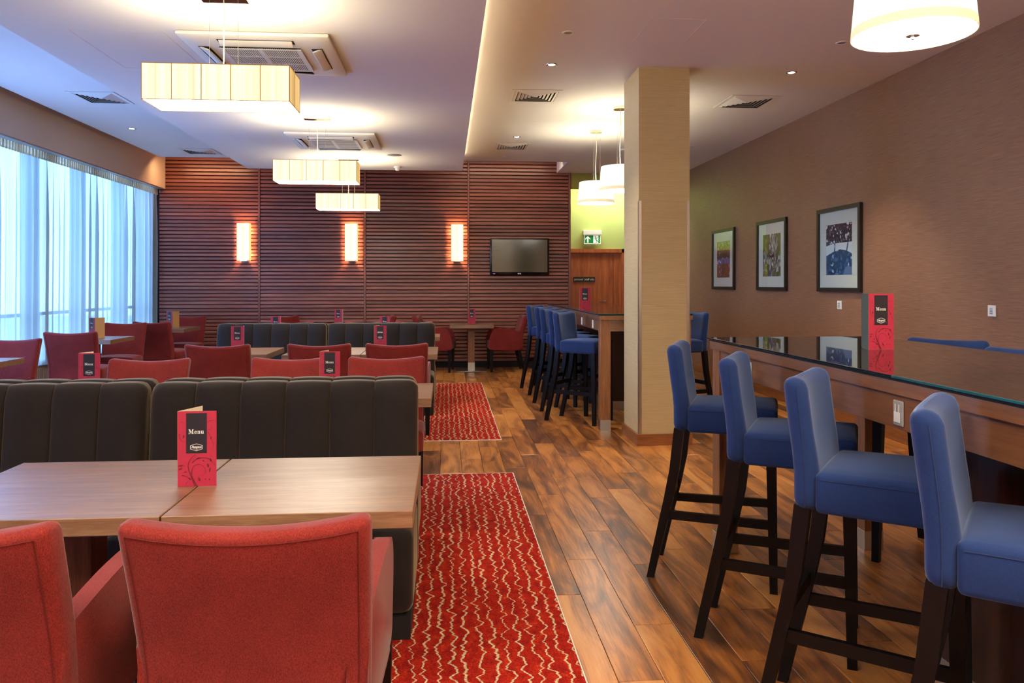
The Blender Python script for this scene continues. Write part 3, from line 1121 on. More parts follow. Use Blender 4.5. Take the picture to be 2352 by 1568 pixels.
# ------------------------------------------------------------------ bar stool (front +y)
STZ = 1.115
def make_stool_parts(t):
    w = .40
    def f(x, y, z):
        q = max(0, 1 - (2 * x / w) ** 2)
        lean = -.035 * sset(z, .80, STZ + .1)
        front = y > -.19
        return (x, y + lean - .030 * q * sset(z, .80, .95) * (1.0 if front else .55), z - .012 * q * sset(z, .9, STZ))
    obj('backrest', rbox(-w / 2, w / 2, -.232, -.155, .705, STZ, .034, 4, (8, 0, 6), f), 'blue', t)
    # seam lines around the two side panels of the back
    for s in (-1, 1):
        P = [(s * w / 2, -.1935, .72 + .36 * k / 8) for k in range(9)]
        P = [(s * (w / 2 + .0004), y - .035 * sset(z, .80, STZ + .1), z) for (x, y, z) in P]
        obj('seam', tube(P, .0014, 5), 'blue_seam', t)
    def sf(x, y, z):
        k = 1 + .10 * (y + .15)
        up = .022 * (1 - (x / .215) ** 2) * (1 - ((y - .05) / .24) ** 2) if z > .80 else 0
        return (x * k, y, z + up)
    seat = obj('seat', rbox(-.205, .205, -.165, .235, .705, .828, .018, 3, (5, 5, 0), sf), 'blue', t)
    P = []
    for k in range(7):
        P.append((-.2055, -.15 + .37 * k / 6, .808))
    P += [(-.198, .2325, .808), (0, .2355, .808), (.198, .2325, .808)]
    for k in range(7):
        P.append((.2055, .22 - .37 * k / 6, .808))
    obj('seam', tube([sf(*p) for p in P], .0013, 5), 'blue_seam', seat)
    for s in (-1, 1):
        # straight tapered front leg
        obj('leg', taper(bmesh.new(), s * .190, .218, .034, s * .182, .205, .046, 0, .72), 'black_wood', t, smooth=False)
        # rear leg sweeps backwards below the stretchers
        bm = bmesh.new()
        pts = [(0, -.342, .034), (.12, -.316, .037), (.25, -.286, .040), (.38, -.256, .043), (.52, -.228, .045), (.72, -.205, .047)]
        rings = []
        for (z, y, sd) in pts:
            x = s * (.160 + .006 * z)
            rings.append([bm.verts.new((x + a * sd / 2, y + b * sd / 2, z)) for a, b in ((-1, -1), (1, -1), (1, 1), (-1, 1))])
        for a, b in zip(rings, rings[1:]):
            for i in range(4):
                j = (i + 1) % 4
                bm.faces.new((a[i], a[j], b[j], b[i]))
        bm.faces.new(rings[0][::-1])
        bm.faces.new(rings[-1])
        obj('leg', bm, 'black_wood', t, angle=30)
        # side stretcher
        bm = bmesh.new()
        bx(bm, -.010, .010, -.278, .205, .285, .325)
        for v in bm.verts:
            v.co.x += s * (.164 + .022 * (v.co.y + .278) / .483)
        obj('stretcher', bm, 'black_wood', t, smooth=False)
    obj('stretcher', box(-.145, .145, -.266, -.246, .365, .405), 'black_wood', t, smooth=False)
    obj('stretcher', box(-.17, .17, .198, .218, .375, .415), 'black_wood', t, smooth=False)
    return t
stool0 = thing('bar_stool', '', 'stool', (0, 0, 0), 0, 'blue upholstered bar stools')
make_stool_parts(stool0)
su = [False]
def put_stool(x, y, ang, label):
    """ang: direction the sitter faces, radians from +x"""
    rz = ang - PI / 2
    if not su[0]:
        su[0] = True
        stool0.location = (x, y, 0)
        stool0.rotation_euler = (0, 0, rz)
        stool0['label'] = label
        return
    dup(stool0, (x, y, 0), rz, label)

# ------------------------------------------------------------------ high bar tables
def make_bar(x0, x1, y0, y1, label, box_y, seams, outlets, box_x):
    t = thing('bar_table', label, 'table', (0, 0, 0), 0, 'high walnut bar tables')
    zt = 1.115
    # wooden frame of the top
    bm = bmesh.new()
    fw_ = .10
    bx(bm, x0 + .012, x0 + fw_, y0, y1 - .012, 1.055, 1.097)
    bx(bm, x1 - fw_, x1 - .012, y0, y1 - .012, 1.055, 1.097)
    bx(bm, x0 + fw_, x1 - fw_, y0, y0 + fw_, 1.055, 1.097)
    bx(bm, x0 + fw_, x1 - fw_, y1 - fw_, y1 - .012, 1.055, 1.097)
    bx(bm, x0 + fw_, x1 - fw_, y0 + fw_, y1 - fw_, 1.070, 1.097)
    obj('top_frame', bm, 'table_wood_y', t, smooth=False)
    ys = [y0] + seams + [y1]
    for i, (a, b) in enumerate(zip(ys, ys[1:])):
        g = obj('glass_sheet', box(x0, x1, a + (.0015 if i else 0), b - .0015, 1.107, zt, .0012), ['bar_glass', 'glass_edge_dark' if i else 'glass_edge'], t, smooth=False)
        for p in g.data.polygons:
            p.material_index = 0 if abs(p.normal.z) > .9 else 1
    obj('shadow_gap', box(x0 + .01, x1 - .01, y0 + .01, y1 - .01, 1.097, 1.107), 'dark_gap', t, smooth=False)
    for s, xx in ((0, x0 + .028), (1, x1 - .053)):
        a = obj('apron', box(xx + .018 * 0, xx + .025, y0 + .11, y1 - .13, .944, 1.055, .001), 'table_wood_y', t, smooth=False)
        if s == 0:
            for oy in outlets:
                oo = obj('power_outlet', box(xx - .006, xx, oy - .027, oy + .027, .955, 1.035, .003), 'white_plastic', a, smooth=False)
    for yy in (y0 + .02, y1 - .065):
        obj('apron', box(x0 + .12, x1 - .12, yy, yy + .025, .944, 1.055, .001), 'table_wood', t, smooth=False)
    for lx in (x0 + .022, x1 - .122):
        for ly in (y0 + .02, y1 - .13):
            l = obj('leg', box(lx, lx + .10, ly, ly + .10, 0, 1.055, .002), 'stem_wood', t, smooth=False)
            obj('steel_shoe', box(lx - .0015, lx + .1015, ly - .0015, ly + .1015, 0, .098, .001), 'steel', l, smooth=False)
    p = obj('pedestal_box', box(box_x[0], box_x[1], box_y[0], box_y[1], .09, 1.07, .001), 'dark_wood', t, smooth=False)
    obj('steel_plinth', box(box_x[0] + .01, box_x[1] - .01, box_y[0] + .01, box_y[1] - .01, 0, .09), 'steel', p, smooth=False)
    return t
make_bar(1.385, 2.315, .2, 3.945 + .13, 'high walnut bar table with dark glass top, nearest on the right', (.6, 2.67), [2.34], [3.55, 2.338, 1.2], (1.73, 2.06))
make_bar(1.442, 2.372, 7.35, 11.2, 'high walnut bar table further back, left of the column', (8.6, 10.6), [9.3], [8.414, 7.776], (1.78, 2.14))

# socket face detail on the near outlet
def stencil_outlet(y, z):
    bm = bmesh.new()
    X = 1.4055
    for a in (-.010, .010):
        bx(bm, X - .0012, X, y + a - .0025, y + a + .0025, z + .004, z + .028)
    bx(bm, X - .0012, X, y - .017, y + .017, z - .028, z + .004)
    return bm
for o in list(bpy.data.objects):
    if o.name == 'power_outlet.001':
        obj('plug_symbol', stencil_outlet(2.338, .995), 'white_ink', None)
        ps = bpy.data.objects['plug_symbol']
        par = o.parent
        ps.parent = o.parent
        o.data.materials[0] = plain('grey_outlet', rgb('a9a39c'), .5)

# ---- stools at the near bar (left side), front pointing to the table
D = math.radians
put_stool(1.352, 3.690, D(-23.5), 'blue bar stool at the far end of the near bar table, next to the column')
put_stool(1.375, 3.008, D(-29), 'second blue bar stool from the column at the near bar table')
put_stool(1.362, 2.342, D(-37), 'third blue bar stool from the column, standing whole on four black legs')
put_stool(1.386, 1.705, D(-39), 'blue bar stool nearest the camera, cut off by the right edge')
# right side of the near bar: only back tops and a leg show
put_stool(2.45, 3.77, D(219), 'blue bar stool beyond the near bar table, its back top showing beside the menu')
put_stool(2.43, 3.13, D(219), 'blue bar stool beyond the near bar table, at the right edge of the photo')
# far bar, left side
for i, (fx, fy) in enumerate(((1.02, 7.963), (1.041, 8.539), (1.027, 9.14), (1.039, 9.789), (1.002, 10.46))):
    a = D(-37)
    # rear near foot -> centre
    cy_ = fy + .342 * math.sin(a) + .160 * math.cos(a)
    cx = fx + .342 * math.cos(a) + .160 * (-math.sin(a))
    lab = ['blue bar stool at the near end of the far bar table, fully in view', 'second blue bar stool from the near end of the far bar table',
           'middle one of the five blue bar stools along the far bar table', 'fourth blue bar stool along the far bar table, next to the last',
           'last blue bar stool of the far bar table, nearest the slatted wall'][i]
    put_stool(cx, cy_, a, lab)
put_stool(2.37, 7.87, D(200), 'dark blue bar stool seen behind the column, at the right side of the far bar')
#put_stool(2.40, 8.55, D(183), 'blue bar stool right of the far bar table, mostly hidden by the column')

# ------------------------------------------------------------------ booths and tables, front to back
make_booth(-1.325, 3.09, False, 'charcoal booth bench nearest the camera, right end at the carpet aisle', 1)
make_booth(-2.53, 3.09, False, 'charcoal booth bench nearest the camera, cut off by the left edge', 2)
make_booth(-1.335, 4.365, True, 'booth bench facing away, back to back with the nearest one, aisle end', 3)
make_booth(-2.54, 4.365, True, 'booth bench facing away behind the nearest row, left one', 4)
make_booth(-1.325, 8.33, False, 'dark booth bench in the far row, right one beside the second carpet', 5)
make_booth(-2.53, 8.33, False, 'dark booth bench in the far row, left one with the free rounded end', 6)
make_booth(-1.325, 9.605, True, 'booth bench facing the slatted wall, right one', 7)
make_booth(-2.53, 9.605, True, 'booth bench facing the slatted wall, left one', 8)

make_table(-.797, -.095, 2.258, 2.98, 'walnut tabletop nearest the camera, right half beside the joint under the menu')
make_table(-1.533, -.799, 2.258, 2.98, 'walnut tabletop nearest the camera, left half with the bluish window sheen')
make_table(-.787, -.085, 4.46, 5.15, 'walnut table behind the nearest booths, its end jutting into the aisle')
make_table(-1.50, -.789, 4.46, 5.15, 'walnut table hidden behind the nearest booths under the second-row menu')
make_table(-2.45, -1.745, 4.46, 5.15, 'walnut table hidden behind the nearest booths, under the left magenta menu')
make_table(-.787, -.083, 7.27, 8.10, 'walnut table before the far booths, right end jutting into the aisle')
make_table(-1.50, -.789, 7.27, 8.10, 'walnut table before the far booths, left neighbour of the one at the aisle')
make_table(-2.37, -1.650, 7.36, 8.16, 'single walnut table before the far booths, with a free right corner')
make_table(-.787, -.081, 9.62, 10.22, 'walnut table behind the far booths, just its end showing at the aisle')
make_table(-1.50, -.789, 9.62, 10.22, 'walnut table hidden behind the far booths, middle one')
make_table(-2.40, -1.690, 9.62, 10.22, 'walnut table hidden behind the far booths, left one')
make_table(.050, .745, 12.28, 12.98, 'small walnut table by the slatted wall between two red armchairs, whole base showing')
make_table(-2.05, -1.350, 12.28, 12.98, 'small walnut table by the slatted wall, mostly hidden behind the booths')
make_table(-4.545, -3.872, 9.40, 10.10, 'walnut table by the curtain, in the middle of the window tables')
make_table(-4.44, -3.745, 11.55, 12.30, 'walnut table by the curtain, furthest back near the slatted wall')
make_table(-4.40, -3.70, 6.62, 7.22, 'walnut table by the window, cut off by the left edge')

# near chairs (backs to the camera)
put_chair('a', -.428, 2.072, 0, 'big red armchair in the foreground, its back filling the lower left')
put_chair('a', -1.085, 2.065, 0, 'red armchair at the lower left corner, cut off by the frame')
for x, l in ((-.412, 'bright red chair facing the camera behind the nearest booths, beside the aisle'),
             (-1.062, 'bright red chair facing the camera behind the nearest booths, middle of three'),
             (-1.996, 'bright red chair facing the camera behind the nearest booths, left of three')):
    put_chair('s', x, 5.13, PI, l).scale.x = 1.12
for x, l in ((-.42, 'red armchair turned away at the middle row, beside the aisle'),
             (-1.068, 'red armchair turned away at the middle row, behind the second-row menu'),
             (-1.90, 'red armchair turned away at the middle row, left of its three')):
    put_chair('a', x, 7.035, 0, l)
for x, l in ((-.435, 'red chair behind the far booths, just its top edge showing, right one'),
             (-1.10, 'red chair behind the far booths, just its top edge showing, middle one'),
             (-2.01, 'red chair behind the far booths, just its top edge showing, left one')):
    put_chair('s', x, 10.22, PI, l).scale.x = 1.08
put_chair('a', -.14, 12.63, -PI / 2 - .12, 'red armchair at the left of the small wall table in view')
put_chair('a', .915, 12.63, PI / 2 + .05, 'red armchair at the right of the small wall table, next to the blue stools')
put_chair('a', -2.24, 12.62, -PI / 2 - .45, 'red armchair by the slatted wall, just its turned top showing on the left')
put_chair('a', -1.20, 12.63, PI / 2 + .15, 'red armchair by the slatted wall, just its top showing behind the black-labelled menu')
# window-side chairs
put_chair('s', -4.02, 9.02, .10, 'armless purple-lit red chair turned away, nearest of the window side')
put_chair('s', -4.18, 10.32, PI + .06, 'armless red chair facing the camera behind the middle window table')
put_chair('s', -3.88, 11.22, -.22, 'armless red chair turned away at the furthest window table, orange seat side showing')
put_chair('s', -4.06, 12.45, PI + .03, 'armless red chair facing the camera at the furthest window table by the slats')
put_chair('s', -4.02, 7.30, PI + .05, 'armless dark red chair cut off by the left edge of the photo')

# ------------------------------------------------------------------ menus
make_menu((-.797, 2.582, .751), .02, 'pink menu card on the nearest table, largest on the left', spread=1.18)
make_menu((-2.098, 4.80, .751), .03, 'magenta menu card standing behind the nearest booth, left one', spread=1.25)
make_menu((-.702, 4.80, .751), .0, 'pink menu card standing behind the nearest booth, in front of a red chair', spread=1.25)
make_menu((-2.005, 7.72, .751), .10, 'magenta menu card in front of the left far booth', spread=1.40, side=-1, back='card_white')
make_menu((-.645, 7.72, .751), .0, 'pink drinks card in front of the right far booth', word='drinks', spread=1.2)
make_menu((-2.12, 9.95, .751), .06, 'small magenta menu card above the left far booth', spread=1.42, side=-1, back='card_white')
make_menu((-.775, 9.95, .751), -.08, 'red menu card above the right far booth, half hidden', spread=1.2)
make_menu((-1.715, 12.62, .751), .0, 'tall narrow magenta menu card before the slats, between the left and right booth menus', spread=1.56, side=-1, back='card_white')
make_menu((.405, 12.60, .751), .0, 'pink menu card on the small wall table in view')
make_menu((-4.245, 9.78, .751), -.62, 'menu card on the middle window table, tan back turned to the camera', spread=1.6, side=-1)
make_menu((-4.085, 11.95, .751), -.50, 'menu card on the furthest window table, against the slats', spread=1.6, side=-1)
make_menu((1.867, 3.225, 1.116), .10, 'pink menu card on the near glass bar table, largest on the right', spread=1.19, back='card_grey')
make_menu((1.482, 8.30, 1.116), .0, 'pink menu card on the far bar table, in front of the staff door')

# ------------------------------------------------------------------ rectangular pendants
def rect_pendant(x, y, zb, label):
    t = thing('pendant_lamp', label, 'lamp', (x, y, zb), 0, 'rectangular thread-shade pendants')
    L, D_, H_ = .80, .30, .20
    hl, hd = L / 2, D_ / 2
    bm = bmesh.new()
    k = .004
    bx(bm, -hl, hl, -hd, -hd + k, 0, H_)
    bx(bm, -hl, hl, hd - k, hd, 0, H_)
    bx(bm, -hl, -hl + k, -hd + k, hd - k, 0, H_, 1)
    bx(bm, hl - k, hl, -hd + k, hd - k, 0, H_, 1)
    obj('shade', bm, ['shade', 'shade_side'], t, smooth=False)
    bm = bmesh.new()
    for i in range(6):
        xx = -hl + L * i / 5
        for yy in (-hd - .001, hd + .001):
            bx(bm, xx - .002, xx + .002, yy - .001, yy + .001, 0, H_)
    for i in range(3):
        yy = -hd + D_ * i / 2
        for xx in (-hl - .001, hl + .001):
            bx(bm, xx - .001, xx + .001, yy - .002, yy + .002, 0, H_)
    for zz in (0, H_):
        for yy in (-hd - .0015, hd + .0015):
            bx(bm, -hl, hl, yy - .001, yy + .001, zz - .002, zz + .002)
        for xx in (-hl - .0015, hl + .0015):
            bx(bm, xx - .001, xx + .001, -hd, hd, zz - .002, zz + .002)
    obj('shade_ribs', bm, 'shade_rib', t, smooth=False)
    df = obj('diffuser', box(-hl + .004, hl - .004, -hd + .004, hd - .004, .001, .005), ['diffuser', 'white_plastic'], t, smooth=False)
    for p in df.data.polygons:
        p.material_index = 0 if p.normal.z < -.5 else 1
    for xx in (-.11, .11):
        bm = bmesh.new()
        cyl(bm, xx, 0, -.004, .001, .014, n=16)
        cyl(bm, xx, 0, -.012, -.004, .005, n=10)
        obj('finial', bm, 'chrome', t)
    top = ZS - zb
    obj('ceiling_plate', box(-.13, .13, -.05, .05, top - .022, top - .0005, .002), 'chrome', t, smooth=False)
    obj('cable', tube([(0, 0, top - .02), (.001, 0, (top + H_) / 2), (0, 0, .12)], .003, 6), 'cable', t)
    for xx in (-.08, .08):
        obj('suspension_wire', tube([(xx, 0, top - .02), (xx, 0, H_ - .02)], .0010, 5), 'wire', t)
    bm = bmesh.new()
    bx(bm, -hl, hl, -.01, .01, H_ - .03, H_ - .02)
    obj('crossbar', bm, 'steel', t, smooth=False)
    lo = light('AREA', 'pendant_uplight', (x, y, zb + .15), 6.0, (1, .86, .58), (PI, 0, 0), shape='RECTANGLE', size=.66, size_y=.2)
    return t
rect_pendant(-1.276, 4.615, 2.42, 'rectangular thread-shade pendant lamp nearest the camera, under the first air conditioner')
rect_pendant(-1.279, 7.90, 2.405, 'rectangular thread-shade pendant lamp, middle of the row of three')
rect_pendant(-1.288, 10.45, 2.375, 'rectangular thread-shade pendant lamp, furthest of the row of three')

# ------------------------------------------------------------------ round pendants
def round_pendant(x, y, zb, label, rb=.228, rt=.205, h=.26):
    t = thing('round_pendant_lamp', label, 'lamp', (x, y, zb), 0, 'white drum pendants over the bar tables')
    rm = rb + (rt - rb) * .14
    obj('shade', lathe([(rm, h * .14), (rt, h), (rt - .003, h), (rm - .003, h * .14)]), 'round_shade', t)
    obj('shade_band', lathe([(rb, 0), (rm + .0006, h * .14), (rm - .003, h * .14), (rb - .003, 0), (rb, 0)]), 'round_band', t)
    bm = bmesh.new()
    cyl(bm, 0, 0, .003, .007, rb - .005, n=48)
    df = obj('diffuser', bm, ['round_diffuser', 'white_plastic'], t, smooth=False)
    for p in df.data.polygons:
        p.material_index = 0 if p.normal.z < -.5 else 1
    bm = bmesh.new()
    cyl(bm, 0, 0, -.003, .003, .026, n=24)
    cyl(bm, 0, 0, -.016, -.003, .008, n=12)
    obj('finial', bm, 'chrome', t)
    top = ZC - zb
    bm = bmesh.new()
    cyl(bm, 0, 0, top - .028, top - .001, .075, n=32)
    obj('ceiling_plate', bm, 'chrome', t)
    P = [(.006 * math.sin(k * .9), 0, top - .03 - (top - .03 - .2) * k / 8) for k in range(9)]
    obj('cable', tube(P, .004, 6), 'cable', t)
    for a in (0, 2.1, 4.2):
        obj('suspension_wire', tube([(.05 * math.cos(a), .05 * math.sin(a), top - .03), (.05 * math.cos(a), .05 * math.sin(a), h - .02)], .001, 5), 'wire', t)
    light('AREA', 'round_pendant_uplight', (x, y, zb + .2), 4.5, (1, .88, .62), (PI, 0, 0), shape='DISK', size=.30)
    return t
round_pendant(1.843, 2.959, 2.385, 'large round white pendant lamp at the top right, nearest')
round_pendant(1.845, 8.201, 2.385, 'round white pendant lamp half hidden by the column')
round_pendant(1.83, 9.486, 2.385, 'round white pendant lamp over the far bar, left of the column')

# ------------------------------------------------------------------ wall lamps
for i, cx in enumerate((-3.29, -1.562, .176)):
    t = thing('wall_lamp', ['left', 'middle', 'right'][i] + ' thread-shade wall lamp on the slatted wall' + [' nearest the curtain', '', ' beside the television'][i], 'lamp', (cx, YB - .04, 1.768), 0, 'thread-shade wall lamps')
    H_ = .615
    dd = .11
    bm = bmesh.new()
    for a in (-.10, .0012):
        bx(bm, a, a + .0988, -dd, -dd + .004, .012, H_)
    bx(bm, -.10, -.096, -dd + .004, 0, .012, H_, 1)
    bx(bm, .096, .10, -dd + .004, 0, .012, H_, 1)
    obj('shade', bm, ['sconce_shade', 'sconce_side'], t, smooth=False)
    bm = bmesh.new()
    bx(bm, -.001, .001, -dd - .001, -dd + .002, .012, H_)
    for xx in (-.1, .1):
        bx(bm, xx - .0015, xx + .0015, -dd - .0015, -dd + .0015, .012, H_)
    obj('shade_ribs', bm, 'shade_rib', t, smooth=False)
    bm = bmesh.new()
    bx(bm, -.055, .055, -.09, .045, 0.0, .012)
    bx(bm, -.04, .04, -.002, .045, .1, .5)
    obj('mounting_plate', bm, 'chrome', t, smooth=False)
    light('POINT', 'wall_lamp_bulb', (cx, YB - .095, 1.768 + .50), 4.2, (1, .54, .25), shadow_soft_size=.02)
    light('POINT', 'wall_lamp_bulb', (cx, YB - .095, 1.768 + .13), 4.2, (1, .54, .25), shadow_soft_size=.02)

# ------------------------------------------------------------------ downlights
def downlight(x, y, z, on, label, energy=38):
    t = thing('downlight', label, 'lamp', (x, y, z), 0, 'recessed ceiling downlights')
    obj('rim', lathe([(.030, -.001), (.034, -.006), (.046, -.004), (.048, 0)], 28), 'white_trim' if not on else 'chrome', t)
    bm = bmesh.new()
    cyl(bm, 0, 0, -.003, -.001, .030, n=24)
    obj('lens', bm, 'bulb_glow' if on else 'steel', t)
    if on:
        light('SPOT', 'downlight_beam', (x, y, z - .02), energy, (1, .86, .68), (0, 0, 0), spot_size=math.radians(88), spot_blend=.7, shadow_soft_size=.03)
downlight(.898, 6.654, ZC, True, 'lit ceiling downlight above the aisle, left of the column top')
downlight(.895, 9.964, ZC, True, 'lit ceiling downlight above the aisle by the further square vent', 30)
downlight(3.057, 6.723, ZC, True, 'lit ceiling downlight right of the column, near the brown wall', 60)
downlight(-3.798, 9.822, ZC, True, 'lit ceiling downlight over the window tables, in the bluish ceiling', 20)
downlight(.908, 5.801, ZC, False, 'unlit ceiling spot above the aisle, nearest')
downlight(3.074, 5.864, ZC, False, 'unlit ceiling spot left of the large round lamp')
downlight(.892, 11.509, ZC, False, 'unlit ceiling spot near the top of the slatted wall')
downlight(3.351, 10.459, ZC, False, 'unlit ceiling spot just right of the column')
# door alcove lamp, then added fill lights behind the camera, aimed down and up
light('AREA', 'alcove_downlight', (2.9, 13.50, 3.27), 13, (.97, 1, .82), (0, 0, 0), shape='RECTANGLE', size=1.2, size_y=.3)
light('AREA', 'fill_light_behind', (-1.3, .6, 2.9), 18, (1, .86, .66), (0, 0, 0), shape='RECTANGLE', size=1.6, size_y=1.2)
light('AREA', 'fill_light_behind_right', (1.9, -.4, 3.1), 50, (1, .88, .70), (0, 0, 0), shape='RECTANGLE', size=1.6, size_y=1.6)

light('AREA', 'fill_up_behind', (-1.3, .6, 2.5), 25, (1, .88, .66), (PI, 0, 0), shape='RECTANGLE', size=1.2, size_y=.6)  # added fill without a fitting, brightens the ceiling
light('AREA', 'fill_up_behind_right', (1.9, .2, 2.5), 45, (1, .88, .66), (PI, 0, 0), shape='RECTANGLE', size=.8, size_y=.8)
# ------------------------------------------------------------------ square air vents
def vent(x0, x1, y0, y1, label):
    z = ZC
    cx, cy_ = (x0 + x1) / 2, (y0 + y1) / 2
    t = thing('ceiling_vent', label, 'vent', (cx, cy_, z), 0, 'square ceiling air diffusers')
    hx, hy = (x1 - x0) / 2, (y1 - y0) / 2
    def ring(a, b, h, za, zb_):
        bm = bmesh.new()
        # a: outer half sizes, b: inner half sizes
        P = [(-a[0], -a[1], za), (a[0], -a[1], za), (a[0], a[1], za), (-a[0], a[1], za)]
        Q = [(-b[0], -b[1], zb_), (b[0], -b[1], zb_), (b[0], b[1], zb_), (-b[0], b[1], zb_)]
        v = [[bm.verts.new(p) for p in P], [bm.verts.new(p) for p in Q], [bm.verts.new((p[0], p[1], p[2] + h)) for p in Q], [bm.verts.new((p[0], p[1], p[2] + h)) for p in P]]
        for r_ in range(4):
            A, B = v[r_], v[(r_ + 1) % 4]
            for i in range(4):
                j = (i + 1) % 4
                bm.faces.new((A[i], A[j], B[j], B[i]))
        return bm
    obj('frame', ring((hx, hy), (hx - .035, hy - .035), .004, -.006, -.006), 'white_trim', t, smooth=False)
    bm = bmesh.new()
    bx(bm, -hx + .03, hx - .03, -hy + .03, hy - .03, -.0012, -.0004)
    obj('duct_shadow', bm, 'dark_gap', t, smooth=False)
    n = 6
    for k in range(n):
        f = 1 - (k + .08) / n
        g = 1 - (k + .78) / n
        ax, ay = (hx - .035) * f, (hy - .035) * f
        bx_, by_ = (hx - .035) * g, (hy - .035) * g
        obj('louvre', ring((ax, ay), (bx_, by_), .0015, -.003, -.013), 'white_trim', t, smooth=False)
vent(.633, 1.130, 7.52, 8.04, 'square ceiling vent above the aisle, nearer one')
vent(.636, 1.130, 10.395, 10.92, 'square ceiling vent above the aisle, further one')
vent(2.835, 3.35, 7.57, 8.14, 'square ceiling vent right of the column')
vent(-3.71, -3.252, 7.96, 8.48, 'square ceiling vent in the bluish ceiling at the window side, nearer')
vent(-3.73, -3.255, 11.19, 11.67, 'square ceiling vent in the bluish ceiling at the window side, further')

# ------------------------------------------------------------------ cassette air conditioners
def cassette(x0, x1, y0, y1, label):
    cx, cy_ = (x0 + x1) / 2, (y0 + y1) / 2
    t = thing('air_conditioner', label, 'air conditioner', (cx, cy_, ZS), 0, 'ceiling cassette air conditioners')
    hx, hy = (x1 - x0) / 2, (y1 - y0) / 2
    def f(x, y, z):
        d = max(abs(x) / hx, abs(y) / hy)
        return (x, y, z - (.018 * (1 - d * d) if z < -.01 else 0))
    obj('panel', rbox(-hx, hx, -hy, hy, -.028, -.0008, .012, 2, (8, 8, 0), f), 'white_trim', t)
    g = .27
    obj('intake_shadow', box(-g, g, -g, g, -.049, -.04), 'dark_gap', t, smooth=False)  # dark plate standing in for the shade behind the grille
    bm = bmesh.new()
    for s in (-1, 1):
        xa, xb = (-g + .03, -.02) if s < 0 else (.02, g - .03)
        n = 17
        for i in range(n + 1):
            xx = xa + (xb - xa) * i / n
            bx(bm, xx - .0035, xx + .0035, -g, g, -.053, -.047)
    for yy in (-g + .012, -.09, .09, g - .012):
        bx(bm, -g, g, yy - .007, yy + .007, -.054, -.047)
    for xx in (-g + .01, 0, g - .01):
        bx(bm, xx - .014, xx + .014, -g, g, -.0545, -.047)
    o = obj('intake_grille', bm, 'white_trim', t, smooth=False)
    o['kind'] = 'stuff'
    for a in range(4):
        bm = rbox(-.24, .24, -.033, .033, -.006, .006, .005, 2, (6, 0, 0), lambda x, y, z: (x, y, z - .004 * (x / .24) ** 2))
        o = obj('air_flap', bm, 'white_trim', t)
        rt_ = Matrix.Rotation(a * PI / 2, 4, 'Z')
        o.location = rt_ @ Vector((0, .375 * hx / .49, -.042))
        o.rotation_euler = (.35, 0, a * PI / 2)
        bm = box(-.25, .25, -.038, .038, -.0372, -.0360)
        s_ = obj('flap_slot_shadow', bm, 'dark_gap', t, smooth=False)  # thin dark plate standing in for the shade in the outlet
        s_.location = rt_ @ Vector((0, .375 * hx / .49, 0))
        s_.rotation_euler = (0, 0, a * PI / 2)
cassette(-1.76, -.775, 5.235, 6.21, 'ceiling cassette air conditioner nearest, above the first rectangular lamp')
cassette(-1.76, -.780, 8.63, 9.62, 'ceiling cassette air conditioner further back, above the second rectangular lamp')

# smoke detector and speaker
t = thing('smoke_detector', 'small white smoke detector under the lowered ceiling by the slats', 'detector', (-.69, 11.10, ZS), 0)
obj('base', lathe([(.0, -.028), (.036, -.028), (.050, -.022), (.052, -.001), (.0, -.001)], 28), 'white_plastic', t)
obj('sensor_head', lathe([(0, -.060), (.022, -.060), (.030, -.052), (.030, -.028), (0, -.028)], 28), 'white_plastic', t)
t = thing('ceiling_speaker', 'flat round grey ceiling speaker grille before the smoke detector', 'speaker', (-.666, 10.12, ZS), 0)
obj('grille', lathe([(0, -.004), (.085, -.004), (.095, -.001)], 32), 'alu', t)
t = thing('smoke_detector', 'small white dome on the ceiling left of the column top, half hidden', 'detector', (2.466, 10.74, ZC), 0)
obj('base', lathe([(.0, -.028), (.036, -.028), (.050, -.022), (.052, -.001), (.0, -.001)], 28), 'white_plastic', t)

# ------------------------------------------------------------------ television
t = thing('television', 'black flat television mounted on the slatted wall', 'television', (1.222, YB - .03, 1.855))
obj('casing', rbox(-.498, .498, -.075, -.002, -.308, .308, .012, 3), 'black_gloss', t)
def screen_mat():
    m, n, b = newmat('tv_screen')
    b.inputs['Base Color'].default_value = rgb('1e1c14')
    b.inputs['Roughness'].default_value = .12
    b.inputs['IOR'].default_value = 1.7
    f = noise(n, coords(n), 3, 2)
    lk(n, ramp(n, f, [(.2, rgb('1c1a12')), (.8, rgb('232117'))]), b.inputs['Base Color'])
    return m
M['screen'] = screen_mat()
obj('screen', box(-.466, .466, -.0775, -.075, -.258, .284), 'screen', t, smooth=False)
bm = bmesh.new()
poly(bm, [(-.024 + .011 * math.cos(a), -.285 + .011 * math.sin(a)) for a in [i * PI / 8 for i in range(16)]], -.0765)
merge(bm, text_bm('LG', .026, .008, -.286, -.0768, off=.001))
obj('logo', bm, 'white_ink', t, smooth=False)
bm = bmesh.new()
bx(bm, -.445, -.415, -.077, -.0755, -.290, -.286)
obj('standby_light', bm, plain('violet_led', (.2, .1, .8, 1), .5, emit=(.25, .12, 1, 1), estr=1.5), t, smooth=False)
bm = bmesh.new()
bx(bm, -.3, .3, -.002, .03, -.2, .2)
obj('wall_mount', bm, 'plinth', t, smooth=False)

